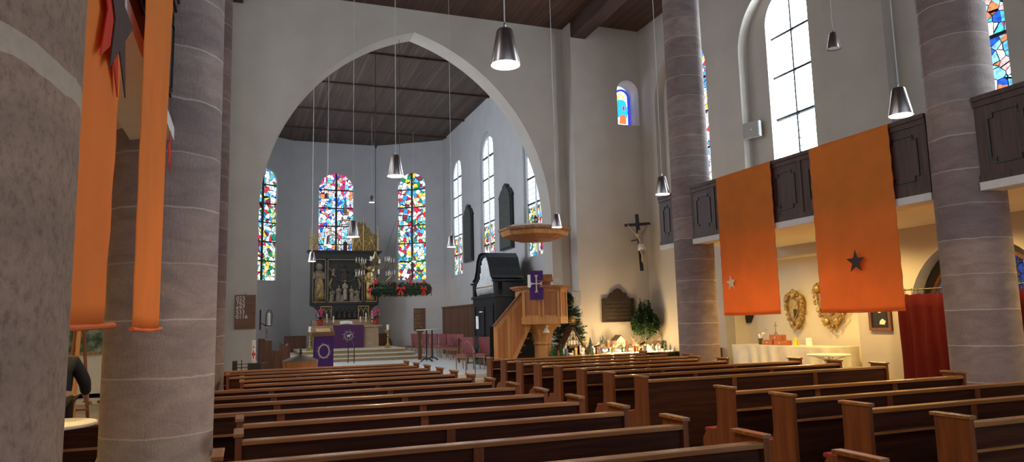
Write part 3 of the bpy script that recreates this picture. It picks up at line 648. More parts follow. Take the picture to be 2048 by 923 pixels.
# crest: stepped openwork, pinnacles
def crest(s):
    b = MB()
    out = [(.36, 5.19), (1.50, 5.19), (1.50, 5.92), (1.42, 6.05), (1.33, 5.98), (1.22, 6.12), (1.12, 6.35), (1.02, 6.32), (.96, 6.52), (.84, 6.62), (.74, 6.50), (.66, 6.62), (.56, 6.5), (.50, 6.2), (.44, 5.8)]
    hole = []
    b.prism([(s * x, zz(z)) for x, z in out], [], lambda a, c, d: (a, .12 + d, c), .03)
    b.build('crest_relief', 'bronze_gold', A)
    b = MB(); rnd = random.Random(4)
    for c in (.66, 1.22):
        for e in (-1, 1):
            b.tube([(s * (c + e * .24), .10, zz(5.2)), (s * (c + e * .22), .09, zz(5.35)), (s * (c + e * .08), .09, zz(5.55)), (s * (c + .0), .09, zz(5.78)), (s * (c - e * .10), .09, zz(5.95)), (s * (c - e * .22), .09, zz(6.12 - (.12 if c > 1 else 0)))], .022, 6)
    for i in range(60):
        x = rnd.uniform(.48, 1.44); z = rnd.uniform(5.25, 6.45 - max(0, x - .8) * .75); r = rnd.uniform(.04, .085); a0 = rnd.uniform(0, 6)
        b.tube([(s * (x + r * (1 - t * .13) * cos(a0 + t)), .10, zz(z + r * (1 - t * .13) * sin(a0 + t))) for t in (0, .8, 1.6, 2.4, 3.2, 4.0, 4.8)], [.008, .016, .020, .020, .018, .015, .010], 5)
    b.build('crest_scrollwork', 'gold', A)
# the left half is openwork only from its outer bay: the window shows through the rest
crest(1)
b = MB(); b.prism([(-1.50, zz(5.19)), (-1.22, zz(5.19)), (-1.22, zz(5.85)), (-1.32, zz(5.9)), (-1.42, zz(5.95)), (-1.50, zz(5.8))], [], lambda a, c, d: (a, .12 + d, c), .03); b.build('crest_relief', 'dim_gold', A)
b = MB()
for c, h in ((-1.22, 5.9), (-.66, 6.3)):
    for e in (-1, 1): b.tube([(c + e * .26, .10, zz(5.2)), (c + e * .24, .09, zz(5.4)), (c + e * .08, .09, zz(5.62)), (c, .09, zz(h))], .018, 6)
b.tube([(-.95, .1, zz(5.75)), (-.8, .1, zz(5.9)), (-.55, .1, zz(5.95)), (-.4, .1, zz(5.85))], .03, 6)
b.tube([(-.9, .1, zz(6.0)), (-.72, .1, zz(6.15)), (-.5, .1, zz(6.1)), (-.36, .1, zz(6.3))], .02, 6); b.build('crest_scrollwork', 'dim_gold', A)
for x, h, r in ((-1.58, 6.30, .035), (-.32, 6.2, .03), (.34, 6.3, .035), (.86, 6.96, .032), (1.55, 6.42, .035)):
    b = MB().lathe([(r, zz(5.19)), (r, zz(h - .55)), (r * 1.5, zz(h - .53)), (r * .8, zz(h - .48)), (.008, zz(h))], (x, .08, 0), 8); b.build('pinnacle', 'gold', A)
b = MB()   # central spire, open lantern tiers
for s in (-1, 1): b.tube([(s * .17, .08, zz(5.19)), (s * .17, .08, zz(6.45))], .016, 6); b.tube([(s * .16, .08, zz(6.45)), (s * .13, .08, zz(6.9)), (s * .05, .08, zz(7.2)), (0, .08, zz(7.75))], .014, 6)
for z, w in ((5.75, .2), (6.42, .26), (6.62, .30), (6.9, .14)): b.box(-w, w, .05, .11, zz(z), zz(z + .035))
for i in range(7): b.tube([(-.27 + i * .09, .08, zz(6.45)), (-.24 + i * .09, .08, zz(6.56)), (-.2 + i * .09, .08, zz(6.62))], .014, 5)
for i in range(5): b.ball((-.16 + i * .08, .08, zz(6.68)), .035, (1, 1, 1), 8, 6)
b.lathe([(.09, 6.9 - .66), (.06, 7.0 - .66), (.10, 7.05 - .66), (.04, 7.3 - .66), (.006, 7.95 - .66)], (0, .08, 0), 8)
b.build('central_spire', 'dim_gold', A)
b = robed(MB(), 0, .08, zz(5.2), .5, .2, .12); b.build('crest_figure', 'bronze', A, smooth=True)
# ================================================================== ALTAR TABLE
T = thing('altar_table', 'stone altar table with a purple embroidered frontal below the shrine', 'altar table', (4.34, 33.2, .66))
MB().box(-1.48, 1.46, 0, .75, 0, .93, .01).build('altar_block', 'marble', T); MB().box(-1.60, 1.60, -.08, .8, .93, 1.02, .01).build('table_slab', 'marble', T)
fr = MB().box(-.62, .76, -.10, -.085, .0, 1.025).box(-.62, .76, -.10, .5, 1.021, 1.03).build('frontal', 'purple2', T)
b = MB(); cx, cz = .07, .55
for i in range(16):
    a = i * pi / 8; r0, r1 = .17, .30 if i % 2 else .24
    b.tube([(cx + r0 * cos(a), -.105, cz + r0 * sin(a)), (cx + r1 * cos(a + .18), -.105, cz + r1 * sin(a + .18))], [.012, .004], 5)
b.tube([(cx + .17 * cos(a * .3), -.105, cz + .17 * sin(a * .3)) for a in range(22)], .008, 5)
b.ball((cx, -.105, cz), .07, (1.3, .2, .75)); b.ball((cx + .08, -.105, cz + .05), .035, (1, .3, 1)); b.tube([(cx - .04, -.105, cz - .02), (cx - .05, -.105, cz - .11)], .01, 5); b.tube([(cx + .05, -.105, cz - .02), (cx + .05, -.105, cz - .11)], .01, 5)
b.tube([(cx, -.105, cz - .2), (cx, -.105, cz - .42)], .006, 5)
b.build('lamb_embroidery', 'emb', fr)
def candle(x, y, z, h, r, label, grp, stick='gold', hs=.12):
    t = thing('altar_candle', label, 'candle', (x, y, z), 0, grp)
    MB().lathe([(.06, 0), (.055, .02), (.015, .035), (.012, hs - .02), (.045, hs - .005), (.045, hs)], seg=14).build('candlestick', stick, t)
    MB().lathe([(r, hs), (r, hs + h), (r * .6, hs + h + .006)], seg=12).build('wax', 'wax', t)
    MB().tube([(0, 0, hs + h), (0, 0, hs + h + .025)], .003, 4).build('wick', 'black', t)
candle(3.48, 33.45, 1.70, .40, .030, 'tall white candle on the altar, leftmost beside the pink flowers', 'altar candles')
candle(3.76, 33.35, 1.69, .30, .030, 'white candle on the altar, just left of the open bible', 'altar candles')
candle(4.98, 33.35, 1.69, .27, .030, 'white candle on the altar, just right of the open bible', 'altar candles')
candle(5.25, 33.45, 1.69, .42, .030, 'tall white candle on the altar, right side, beside the brass cross arm', 'altar candles')
candle(3.10, 33.5, 1.69, .45, .028, 'white candle at the left end of the altar behind the flower pot', 'altar candles')
candle(5.55, 33.5, 1.69, .50, .032, 'thick white candle at the right end of the altar behind the flower pot', 'altar candles')
t = thing('bible', 'open white bible on a low stand at the middle of the altar', 'book', (4.33, 33.25, 1.69))
MB().prism([(-.26, 0), (.26, 0), (.20, .09), (-.20, .09)], [], lambda a, c, d: (a, d, c), .2).build('book_stand', 'marble', t)
for s in (-1, 1): MB().obox((s * .14, .06, .12), (cos(.12), 0, -s * sin(.12)), (0, .9, .43), (0, -.43, .9), .28, .28, .04).build('page_block', 'paper', t)
t = thing('crucifix', 'small standing metal crucifix behind the open bible on the altar', 'cross', (4.33, 33.8, 1.69)); MB().tube([(0, 0, 0), (0, 0, .40)], .012, 6).box(-.08, .08, -.01, .01, .28, .30).lathe([(.06, 0), (.02, .03)], seg=10).build('cross_body', 'bronze', t)
t = thing('brass_cross', 'thin yellow brass cross lying upright at the right of the altar', 'cross', (5.32, 33.75, 1.69)); MB().box(-.015, .015, -.01, .01, 0, .5).box(-.28, .28, -.01, .01, .33, .36).lathe([(.07, 0), (.02, .03)], seg=10).build('cross_body', 'gold', t)
def flowers(x, y, z, label):
    t = thing('potted_flowers', label, 'flowers', (x, y, z), 0, 'flower pots on the altar')
    MB().lathe([(.09, 0), (.12, .02), (.14, .25), (.12, .27)], seg=14).build('pot', 'pot', t); rnd = random.Random(int(x * 10))
    b = MB()
    for i in range(26):
        a = rnd.uniform(0, 6.28); r = rnd.uniform(.02, .22); h = rnd.uniform(.25, .62)
        b.tube([(0, 0, .24), (r * cos(a) * .6, r * sin(a) * .6, h * .8), (r * cos(a), r * sin(a), h)], [.008, .006, .004], 4); b.ball((r * cos(a), r * sin(a), h * .85), .05, (1, 1, .3), 6, 4)
    b.build('leaves', 'leaf2', t); b = MB()
    for i in range(15):
        a = rnd.uniform(0, 6.28); r = rnd.uniform(.03, .20); h = rnd.uniform(.38, .78); b.ball((r * cos(a), r * sin(a) - .05, h), rnd.uniform(.035, .06), (1, 1, .8), 8, 6)
    b.build('blossoms', 'pink', t)
flowers(3.16, 33.25, 1.69, 'pink flowers in a red pot at the left end of the altar'); flowers(5.66, 33.25, 1.69, 'pink flowers in a red pot at the right end of the altar')
def floor_candle(x, y, z, h, label):
    t = thing('floor_candlestick', label, 'candlestick', (x, y, z), 0, 'tall floor candlesticks beside the altar')
    MB().lathe([(.15, 0), (.15, .03), (.09, .08), (.10, .14), (.045, .20), (.03, .35), (.05, .40), (.025, .45), (.02, h - .28), (.04, h - .24), (.03, h - .18), (.15, h - .02), (.15, h)], seg=18).build('stand', 'gold', t)
    MB().lathe([(.06, h), (.06, h + .22), (.05, h + .23)], seg=14).build('wax', 'wax', t)
floor_candle(5.87, 31.3, .66, .78, 'tall brass floor candlestick with white candle right of the altar'); floor_candle(2.55, 31.2, .66, .78, 'tall brass floor candlestick with white candle left of the altar behind the lectern')
# ================================================================== LECTERN, FONT, CHOIR THINGS
t = thing('lectern', 'dark metal lectern with a purple cloth bearing a crown of thorns', 'lectern', (1.85, 18.2, 0)); t.location.z = .0
t.location = (1.98, 19.98, .2)
for x, y in ((-.24, .12), (.24, .12), (-.24, -.12), (.24, -.12)): MB().tube([(x, y, 0), (x * .9, y, 1.25)], .016, 6).build('leg', 'black', t)
MB().obox((0, 0, 1.33), (1, 0, 0), (0, .93, .36), (0, -.36, .93), .60, .50, .05).build('reading_desk', 'board', t)
MB().obox((0, -.12, 1.27), (1, 0, 0), (0, 1, 0), (0, 0, 1), .58, .28, .12).build('book_shelf', 'board', t)
MB().obox((0, .0, 1.37), (1, 0, 0), (0, .93, .36), (0, -.36, .93), .38, .26, .02).build('open_book', 'gold', t)
c = MB().box(-.25, .25, -.28, -.268, .12, 1.2).box(-.25, .25, -.28, 0, 1.195, 1.207).build('cloth', 'purple', t)
b = MB(); rnd = random.Random(3)
for j in range(4): b.tube([((.135 + .014 * sin(5 * a + j * 1.6)) * cos(a), -.285, .82 + (.17 + .014 * sin(5 * a + j * 1.6)) * sin(a)) for a in [q * pi / 18 for q in range(37)]], .0045, 5)
for i in range(26):
    a = i * .2417; r = rnd.choice((.17, .20)); b.tube([(.135 * cos(a), -.285, .82 + .17 * sin(a)), (r * cos(a + .25), -.285, .82 + r * 1.15 * sin(a + .25))], [.005, .002], 4)
b.build('thorn_crown', 'emb', c)
t = thing('baptismal_font', 'round copper-brown baptismal font with a glass lid behind the front left pew', 'font', (1.42, 19.9, .0)); t.location = (1.24, 17.65, -.0)
MB().lathe([(.28, 0), (.28, .1), (.14, .2), (.14, .45), (.38, .66), (.40, .88)], seg=28).build('basin', 'brown', t); MB().lathe([(.40, .88), (.41, .90), (.10, 1.02), (.02, 1.03)], seg=28).build('lid', 'steel', t); MB().ball((0, 0, 1.07), .04).lathe([(.02, 1.03), (.03, 1.12), (.01, 1.2)], seg=10).build('lid_knob', 'bronze', t)
b = MB().lathe([(.385, .68), (.405, .88)], seg=28, cap=False)
b.build('rim', 'pine_panel', t)
t = thing('choir_desk', 'stepped brown wooden side desk standing left of the lectern', 'desk', (.34, 20.9, .2))
MB().prism([(0, 0), (.85, 0), (.85, .92), (.80, 1.02), (.74, .96), (.58, 1.05), (.58, .82), (.36, .82), (.36, 1.12), (.18, 1.14), (.18, 1.18), (0, 1.18)], [], lambda a, c2, d: (a, d, c2), .55).build('body', 'brown', t); MB().box(.38, .56, .02, .5, .82, .85).build('desk_top', 'board', t)
t = thing('candle_lantern', 'small black wall bracket holding a white candle at the left arch jamb', 'sconce', (.52, 20.8, 1.72))
MB().tube([(-.14, .0, .1), (0, 0, .02), (.1, 0, .02)], .012, 6).box(-.16, -.12, -.08, .08, -.1, .45).lathe([(.10, .0), (.11, .02)], (.08, 0, 0), 14).build('bracket', 'black', t); MB().lathe([(.04, .02), (.04, .36)], (.08, 0, 0), 14).build('wax', 'wax', t)
MB().tube([(.0, 0, .0), (.02, 0, .35), (.06, 0, .44), (.14, 0, .42), (.17, 0, .3), (.16, 0, .05)], .012, 6).build('hoop', 'black', t); MB().lathe([(.012, -.35), (.05, -.06), (.05, -.02)], (.04, 0, 0), 10).build('drip_cup', 'steel', t)
t = thing('paschal_candle', 'tall white paschal candle with red cross and letters by the left arch jamb', 'candle', (.22, 19.97, .2))
MB().lathe([(.14, 0), (.14, .04), (.04, .08), (.035, .45), (.07, .5), (.07, .52)], seg=16).build('stand', 'black', t); MB().lathe([(.052, .52), (.052, 1.16), (.03, 1.165)], seg=20).build('wax', 'wax', t)
def text(body, size, loc, mat, parent, name, rotz=0, ext=.003):
    cu = bpy.data.curves.new(name, 'FONT'); cu.body = body; cu.size = size; cu.extrude = ext; cu.align_x = 'LEFT'
    o = bpy.data.objects.new(name, cu); C.objects.link(o); dg = bpy.context.evaluated_depsgraph_get(); me = bpy.data.meshes.new_from_object(o.evaluated_get(dg))
    bpy.data.objects.remove(o); me.materials.clear(); me.materials.append(M[mat]); o = bpy.data.objects.new(name, me); C.objects.link(o)
    o.parent = parent; o.location = loc; o.rotation_euler = (pi / 2, 0, rotz); return o
text('A', .10, (-.033, -.055, .96), 'red', t, 'letter'); text('\u03a9', .10, (-.038, -.055, .56), 'red', t, 'letter')
MB().box(-.012, .012, -.058, -.05, .68, .90).box(-.04, .04, -.058, -.05, .80, .825).ball((0, -.04, .80), .045, (1, .45, 1.2)).build('cross_relief', 'red', t)
t = thing('hymn_board', 'brown hymn number board on the wall left of the arch', 'hymn board', (-.01, 20.47, 1.66))
MB().box(-.26, .26, -.02, .025, 0, .91, .004).build('board', 'board', t)
for i, s in enumerate(('023', '762', '697', '533', '0116')): text(s, .15, (-.235, -.025, .765 - i * .122), 'num', t, 'number_row')
MB().tube([(-.02, 0, .91), (0, 0, .96), (.02, 0, .91)], .006, 5).build('hanger', 'black', t)
t = thing('hymn_board', 'carved hymn number board on a wooden post near the bistro tables', 'hymn board', (6.82, 29.3, .2))
MB().prism([(-.07, 0), (.09, 0), (.07, .8), (.10, 1.1), (.26, 1.25), (.26, 2.12), (-.24, 2.12), (-.24, 1.22), (-.10, 1.15), (-.05, .9), (-.05, .4)], [], lambda a, c2, d: (a, d, c2), .05).build('board', 'board', t)
for i, s in enumerate(('023', '762', '697', '533', '0116')): text(s, .17, (-.22, -.01, 1.92 - i * .155), 'dim_gold', t, 'number_row')
t = thing('music_stand', 'black low trolley of folded stands behind the front left pew', 'trolley', (-.05, 17.2, 0))
MB().box(-.20, -.10, -.2, .2, 0, .96).box(-.02, .0, -.02, .0, .0, .98).build('uprights', 'black', t); MB().tube([(-.15, 0, .88), (.55, 0, .90)], .012, 6).tube([(-.15, .1, .80), (.55, .1, .82)], .012, 6).build('rails', 'steel', t); MB().box(.12, .40, -.1, .1, .72, .90).build('clamp_block', 'black', t)
for x, z in ((-.12, 0), (.5, 0)): MB().tube([(x, -.15, z), (x, .05, .85), (x, .15, z)], .012, 6).build('leg', 'black', t)
def rail(x, y, z, label):
    t = thing('handrail', label, 'handrail', (x, y, z), 0, 'slim metal handrails')
    MB().tube([(0, 0, 0), (0, 0, .92), (.03, 0, .96), (.08, -.05, .92), (.16, -.28, .70), (.18, -.32, .62), (.18, -.32, -.1)], .016, 8).build('rail', 'steel', t); return t
rail(6.02, 20.02, .2, 'slim curved metal handrail on the chancel step in front of the red chairs')
t = rail(3.84, 28.9, .2, 'slim metal handrail at the middle of the altar steps')
t['label'] = 'slim metal handrail at the middle of the altar steps'
for ch in t.children: ch.data = ch.data.copy(); ch.data.materials[0] = M['black']; ch.scale = (1, 1.2, 1.05)
# ================================================================== CHAIRS, BISTRO TABLES
def chair(x, y, z, rz, label, group, proto=[None]):
    if proto[0]: return copy_tree(proto[0], loc=(x, y, z), rz=rz, label=label)
    t = thing('chair', label, 'chair', (x, y, z), rz, group)
    MB().box(-.22, .22, -.22, .22, .43, .49, .02).build('seat', 'chairred', t)
    MB().obox((0, .24, .76), (1, 0, 0), (0, .98, .14), (0, -.14, .98), .42, .045, .52).build('backrest', 'chairred', t)
    for sx in (-1, 1):
        MB().tube([(sx * .19, -.2, 0), (sx * .19, -.19, .44)], .018, 8).build('leg', 'chairwood', t)
        MB().tube([(sx * .20, .26, 0), (sx * .19, .2, .45), (sx * .19, .30, .98)], .016, 8).build('leg', 'chairwood', t)
    MB().box(-.2, .2, -.21, -.19, .38, .43).box(-.2, .2, .19, .21, .38, .43).build('seat_frame', 'chairwood', t)
    proto[0] = t; return t
G = 'red upholstered chairs in the chancel'
chair(6.62, 22.15, .2, -.8, 'red upholstered chair left of a pair beside the black organ', G)
chair(7.12, 21.9, .2, -.8, 'red upholstered chair right of a pair, nearest the pulpit stairs', G)
wh = ['facing the altar, nearest the black organ', 'facing the altar, second from the organ', 'facing the altar, third from the organ', 'behind the bistro tables, fourth from the organ', 'behind the bistro tables, fifth from the organ', 'beside the hymn post, sixth from the organ', 'beside the hymn post, farthest left of the row']
for i, (x, y) in enumerate(((8.05, 28.0), (8.10, 28.8), (8.10, 29.6), (7.95, 30.4), (7.75, 31.2), (7.55, 32.0), (7.25, 32.8))):
    chair(x, y, .2, -.95, 'red upholstered chair ' + wh[i], G)
def bistro(x, y, label):
    t = thing('bistro_table', label, 'table', (x, y, .2), 0, 'tall bistro tables')
    MB().lathe([(.40, 1.22), (.41, 1.235), (.40, 1.25)], seg=32).build('tabletop', 'stone_n', t); MB().tube([(0, 0, .05), (0, 0, 1.22)], .028, 10).build('pole', 'black', t)
    for i in range(4):
        a = i * pi / 2 + .5; MB().tube([(0, 0, .14), (.2 * cos(a), .2 * sin(a), .08), (.32 * cos(a), .32 * sin(a), .01)], [.03, .025, .02], 8).build('foot', 'black', t)
bistro(6.70, 27.6, 'tall round bistro table on a black pole, left of two before the red chairs'); bistro(7.15, 28.5, 'tall round bistro table on a black pole, right of two before the red chairs')
t = thing('side_table', 'dark wooden desk with four finials beside the black organ', 'desk', (8.0, 25.6, .2))
MB().box(-.45, .45, -.6, .6, .78, .83).build('desk_top', 'black_wood', t); MB().box(.3, .4, -.55, .55, 0, .78).box(-.4, -.36, -.5, .5, .1, .6).build('panel', 'brown', t)
for sy in (-1, 1):
    for sx in (-1, 1): MB().box(sx * .4 - .03, sx * .4 + .03, sy * .55 - .03, sy * .55 + .03, 0, .9).build('leg', 'brown', t)
# ================================================================== BLACK ORGAN
O = thing('chamber_organ', 'black cabinet organ with silver pipes under a curved gable roof', 'organ', (7.75, 22.2, .2))
MB().box(.0, 1.0, 0, 2.55, 0, 2.30).build('lower_case', 'black_wood', O)
MB().box(-.06, 1.03, -.05, 2.60, 2.30, 2.38, .01).build('middle_cornice', 'black_wood', O)
z0 = 2.38; rim = [(0, z0), (0, z0 + .42), (.10, z0 + .52), (.30, z0 + .62), (.45, z0 + .9), (.60, z0 + 1.25), (.80, z0 + 1.42), (1.30, z0 + 1.45), (1.55, z0 + 1.42), (1.80, z0 + 1.2), (1.92, z0 + .85), (2.1, z0 + .6), (2.35, z0 + .52), (2.5, z0 + .42), (2.5, z0)]
gab = [(y, z) for y, z in rim]
inn = [(.18, z0 + .03), (.22, z0 + .45), (.48, z0 + .65), (.68, z0 + 1.05), (.90, z0 + 1.32), (1.1, z0 + 1.36), (1.45, z0 + 1.32), (1.62, z0 + 1.1), (1.80, z0 + .65), (2.15, z0 + .45), (2.3, z0 + .03)]
MB().prism(gab, [inn], lambda a, b2, d: (-.02 + d, a, b2), .10).build('gable_frame', 'black_wood', O)
MB().prism(gab, [], lambda a, b2, d: (.22 + d, a, b2), .75).build('upper_case', 'black_wood', O)
b = MB()
for a, c2 in zip(gab[2:-3], gab[3:-2]):
    b.quad((-.08, a[0], a[1] + .01), (1.05, a[0], a[1] + .01), (1.05, c2[0], c2[1] + .01), (-.08, c2[0], c2[1] + .01))
for a, c2 in zip(gab[2:-3], gab[3:-2]):
    b.quad((-.08, a[0], a[1] + .05), (1.05, a[0], a[1] + .05), (1.05, c2[0], c2[1] + .05), (-.08, c2[0], c2[1] + .05))
b.build('roof', 'black_wood', O)
MB().box(-.1, 1.04, -.06, .12, z0 + .44, z0 + .50, .01).build('upper_cornice', 'black_wood', O); MB().box(-.1, 1.04, 2.38, 2.56, z0 + .44, z0 + .50, .01).build('upper_cornice', 'black_wood', O)
n = 17
for i in range(n):
    y = .30 + i * (1.9 / (n - 1)); top = [zz2 for yy, zz2 in inn[1:-1]]; xs = [yy for yy, zz2 in inn[1:-1]]
    h = max(z0 + .5, next((top[j] + (top[j + 1] - top[j]) * (y - xs[j]) / (xs[j + 1] - xs[j]) for j in range(len(xs) - 1) if xs[j] <= y <= xs[j + 1]), z0 + .5))
    MB().lathe([(.012, z0 + .06), (.045, z0 + .25), (.045, h - .02)], (.06, y, 0), 12).build('pipe', 'silver', O, smooth=False)
MB().box(.0, .03, .3, 2.2, z0 + .30, z0 + .33).build('pipe_rail', 'gold', O)
MB().prism([(.25, .1), (2.3, .1), (2.3, 2.1), (.25, 2.1)], [[(.33, .18), (1.2, .18), (1.2, 2.02), (.33, 2.02)], [(1.32, .18), (2.22, .18), (2.22, 2.02), (1.32, 2.02)]], lambda a, b2, d: (-.03 + d, a, b2), .03).build('door_frame', 'black_wood', O)
MB().box(-.28, -.02, 1.1, 2.0, .95, 1.0).box(-.28, -.24, 1.1, 2.0, .6, .95).build('keydesk', 'black_wood', O); MB().box(-.03, -.02, 1.85, 2.15, 1.25, 1.7).build('sheet_music', 'paper', O)
t = thing('picture_light', 'small bright lamp on the organ front above the keydesk', 'lamp', (7.6, 23.35, 2.02)); MB().box(-.02, .02, -.16, .16, 0, .03).build('lamp_bar', 'paper', t); MB().tube([(0, 0, .02), (.13, 0, .08)], .01, 6).build('arm', 'black', t)
# ================================================================== WALL TABLETS in the chancel
def tablet(y, h0, h1, w, label):
    t = thing('epitaph_tablet', label, 'tablet', (9.30, y, h0), 0, 'tall dark tablets on the chancel wall'); H = h1 - h0; s = H - .55
    out = [(-w, 0), (w, 0), (w, s), (w + .08, s + .03), (w - .02, s + .12), (w * .7, s + .3), (w * .45, s + .36), (w * .35, s + .47), (0, H), (-w * .35, s + .47), (-w * .45, s + .36), (-w * .7, s + .3), (-w + .02, s + .12), (-w - .08, s + .03), (-w, s)]
    MB().prism(out, [], lambda a, b2, d: (-.10 + d, a, b2), .09).build('frame', 'black_wood', t)
    MB().prism([(a * .84, .06 + b2 * .95) for a, b2 in out[:3] + out[5:12] + out[14:]], [], lambda a, b2, d: (-.125 + d, a, b2), .03).build('relief', 'grey_stone', t)
tablet(30.05, 4.36, 6.95, .66, 'tall dark stone tablet between the first two clear chancel windows'); tablet(25.1, 4.40, 6.95, .70, 'tall dark stone tablet above the organ roof')
# ================================================================== PULPIT
P = thing('pulpit', 'pale pine octagonal pulpit on a flared post with a sloping stair', 'pulpit', (7.90, 18.75, 0))
def octa(r, z0, z1, name, mat, seg=8, par=P, r2=None, rot=pi / 8, cx=0, cy=0):
    b = MB(); A0 = [b.bm.verts.new((cx + r * cos(rot + q * pi / 4), cy + r * sin(rot + q * pi / 4), z0)) for q in range(8)]; r2 = r2 or r
    B0 = [b.bm.verts.new((cx + r2 * cos(rot + q * pi / 4), cy + r2 * sin(rot + q * pi / 4), z1)) for q in range(8)]
    for q in range(8): b.bm.faces.new((A0[q], A0[(q + 1) % 8], B0[(q + 1) % 8], B0[q]))
    b.bm.faces.new(A0[::-1]); b.bm.faces.new(B0); return b.build(name, mat, par)
PR = .73
octa(PR, 1.62, 2.58, 'basket', 'pine'); octa(PR + .03, 1.60, 1.80, 'base_moulding', 'pine'); octa(PR + .08, 2.56, 2.60, 'rim_moulding', 'pine'); octa(PR + .15, 2.60, 2.66, 'rim', 'pine_panel')
for q in range(8):
    a = pi / 8 + q * pi / 4 + pi / 8; rr = PR * cos(pi / 8); side_l = 2 * PR * sin(pi / 8)
    if 3.6 < a % (2 * pi) < 6.0 or a % (2 * pi) > 5.9 or a % (2 * pi) < .5:
        tx, ty = -sin(a), cos(a); c0 = (rr * cos(a), rr * sin(a))
        for s in (-1, 1): MB().obox((c0[0] * 1.02 + tx * s * side_l * .41, c0[1] * 1.02 + ty * s * side_l * .41, 2.18), (tx, ty, 0), (cos(a), sin(a), 0), (0, 0, 1), .07, .03, .76).build('stile', 'pine', P)
        MB().obox((c0[0] * 1.005, c0[1] * 1.005, 2.16), (tx, ty, 0), (cos(a), sin(a), 0), (0, 0, 1), side_l * .62, .016, .62).build('panel', 'pine_panel', P)
        MB().obox((c0[0] * 1.02, c0[1] * 1.02, 2.53), (tx, ty, 0), (cos(a), sin(a), 0), (0, 0, 1), side_l * .76, .03, .07).build('panel_rail', 'pine', P)
MB().lathe([(.25, 0), (.25, 1.0), (.29, 1.05), (.25, 1.10), (.28, 1.25), (.38, 1.45), (.60, 1.62)], (.02, 0, 0), 8).build('post', 'pine', P)
# stair wall, rising from left to right
MB().prism([(-1.50, 0), (-1.22, 0), (-.40, 1.55), (-.40, 2.5), (-.62, 2.5), (-1.50, 1.55)], [], lambda a, b2, d: (a, -.22 + d, b2), .06).build('stair_wall', 'pine', P)
for x0, x1 in ((-1.40, -1.12), (-1.02, -.62)):
    k0 = lambda x: 1.55 + (x + 1.5) * 1.08; k1 = lambda x: max(.15, (x + 1.22) * 1.89 + .25)
    MB().prism([(x0, k1(x0)), (x1, k1(x1)), (x1, k0(x1) - .18), (x0, k0(x0) - .18)], [], lambda a, b2, d: (a, -.235 + d, b2), .016).build('stair_panel', 'pine_panel', P)
MB().obox((-1.06, -.19, 2.05), (.679, 0, .734), (0, 1, 0), (-.734, 0, .679), 1.32, .12, .05).build('stair_handrail', 'brown', P)
for i in range(8): MB().box(-1.38 + i * .115, -1.14 + i * .115, -.16, .6, .05 + i * .19, .09 + i * .19).build('stair_tread', 'brown', P)
MB().box(-1.35, .25, .62, .66, 0, 1.55).build('stair_back', 'black_wood', P)
MB().obox((-.18, -.66, 2.86), (.94, -.34, 0), (.3, .83, .47), (-.16, -.44, .88), .5, .42, .04).build('book_rest', 'pine_panel', P); MB().box(-.42, .05, -.62, -.3, 2.64, 2.80).build('rest_box', 'pine_panel', P)
c = MB().obox((-.44, -.76, 2.66), (.97, -.24, 0), (.24, .97, 0), (0, 0, 1), .38, .012, .80).build('cloth', 'purple', P)
def pc(u, v, d=0): return (-.44 + u * .97 - .24 * (.01 + d), -.76 - u * .24 - .97 * (.01 + d), 2.70 + v)
b = MB()
b.tube([pc(0, -.20), pc(0, .20)], .02, 6).tube([pc(-.12, 0), pc(.12, 0)], .02, 6)
for u, v in ((0, .2), (0, -.2), (.12, 0), (-.12, 0)): b.ball(pc(u, v), .032, (1, .4, 1), 8, 6); b.ball(pc(u * 1.25 + (.03 if u == 0 else 0), v * 1.15 + (.03 if v == 0 else 0)), .018, (1, .4, 1), 8, 6); b.ball(pc(u * 1.25 - (.03 if u == 0 else 0), v * 1.15 - (.03 if v == 0 else 0)), .018, (1, .4, 1), 8, 6)
b.build('cross_embroidery', 'emb', c); MB().box(-.68, -.60, -.74, -.72, 2.6, 2.95).build('paper_sheet', 'paper', P)
# canopy
Q = thing('pulpit_canopy', 'flat octagonal wooden sounding board on the wall above the pulpit', 'canopy', (8.1, 19.55, 4.1))
octa(1.10, .26, .33, 'top_board', 'pine_panel', par=Q); octa(1.0, .33, .40, 'top_cover', 'stone_n', par=Q, r2=.9); octa(.98, .10, .26, 'fascia', 'pine', par=Q, r2=1.05); octa(.62, -.02, .10, 'underside', 'pine_panel', par=Q, r2=.97)
b = MB()
for q in range(4, 9):
    a0, a1 = pi / 8 + q * pi / 4, pi / 8 + (q + 1) * pi / 4
    for i in range(14):
        f2 = (i + .5) / 14; x, y = 1.04 * (cos(a0) * (1 - f2) + cos(a1) * f2), 1.04 * (sin(a0) * (1 - f2) + sin(a1) * f2); b.box(x - .015, x + .015, y - .015, y + .015, .21, .25)
b.build('dentils', 'pine_panel', Q)
MB().lathe([(.03, .4), (.03, .48), (.09, .55), (.10, .62), (.03, .70), (.005, .75)], (.0, -.1, 0), 12).build('finial', 'steel', Q); MB().box(-.05, .05, .3, .95, .1, .3).build('wall_bracket', 'brown', Q)
MB().lathe([(.12, -.06), (.2, -.02)], (0, -.1, 0), 12).build('boss', 'pine_panel', Q)
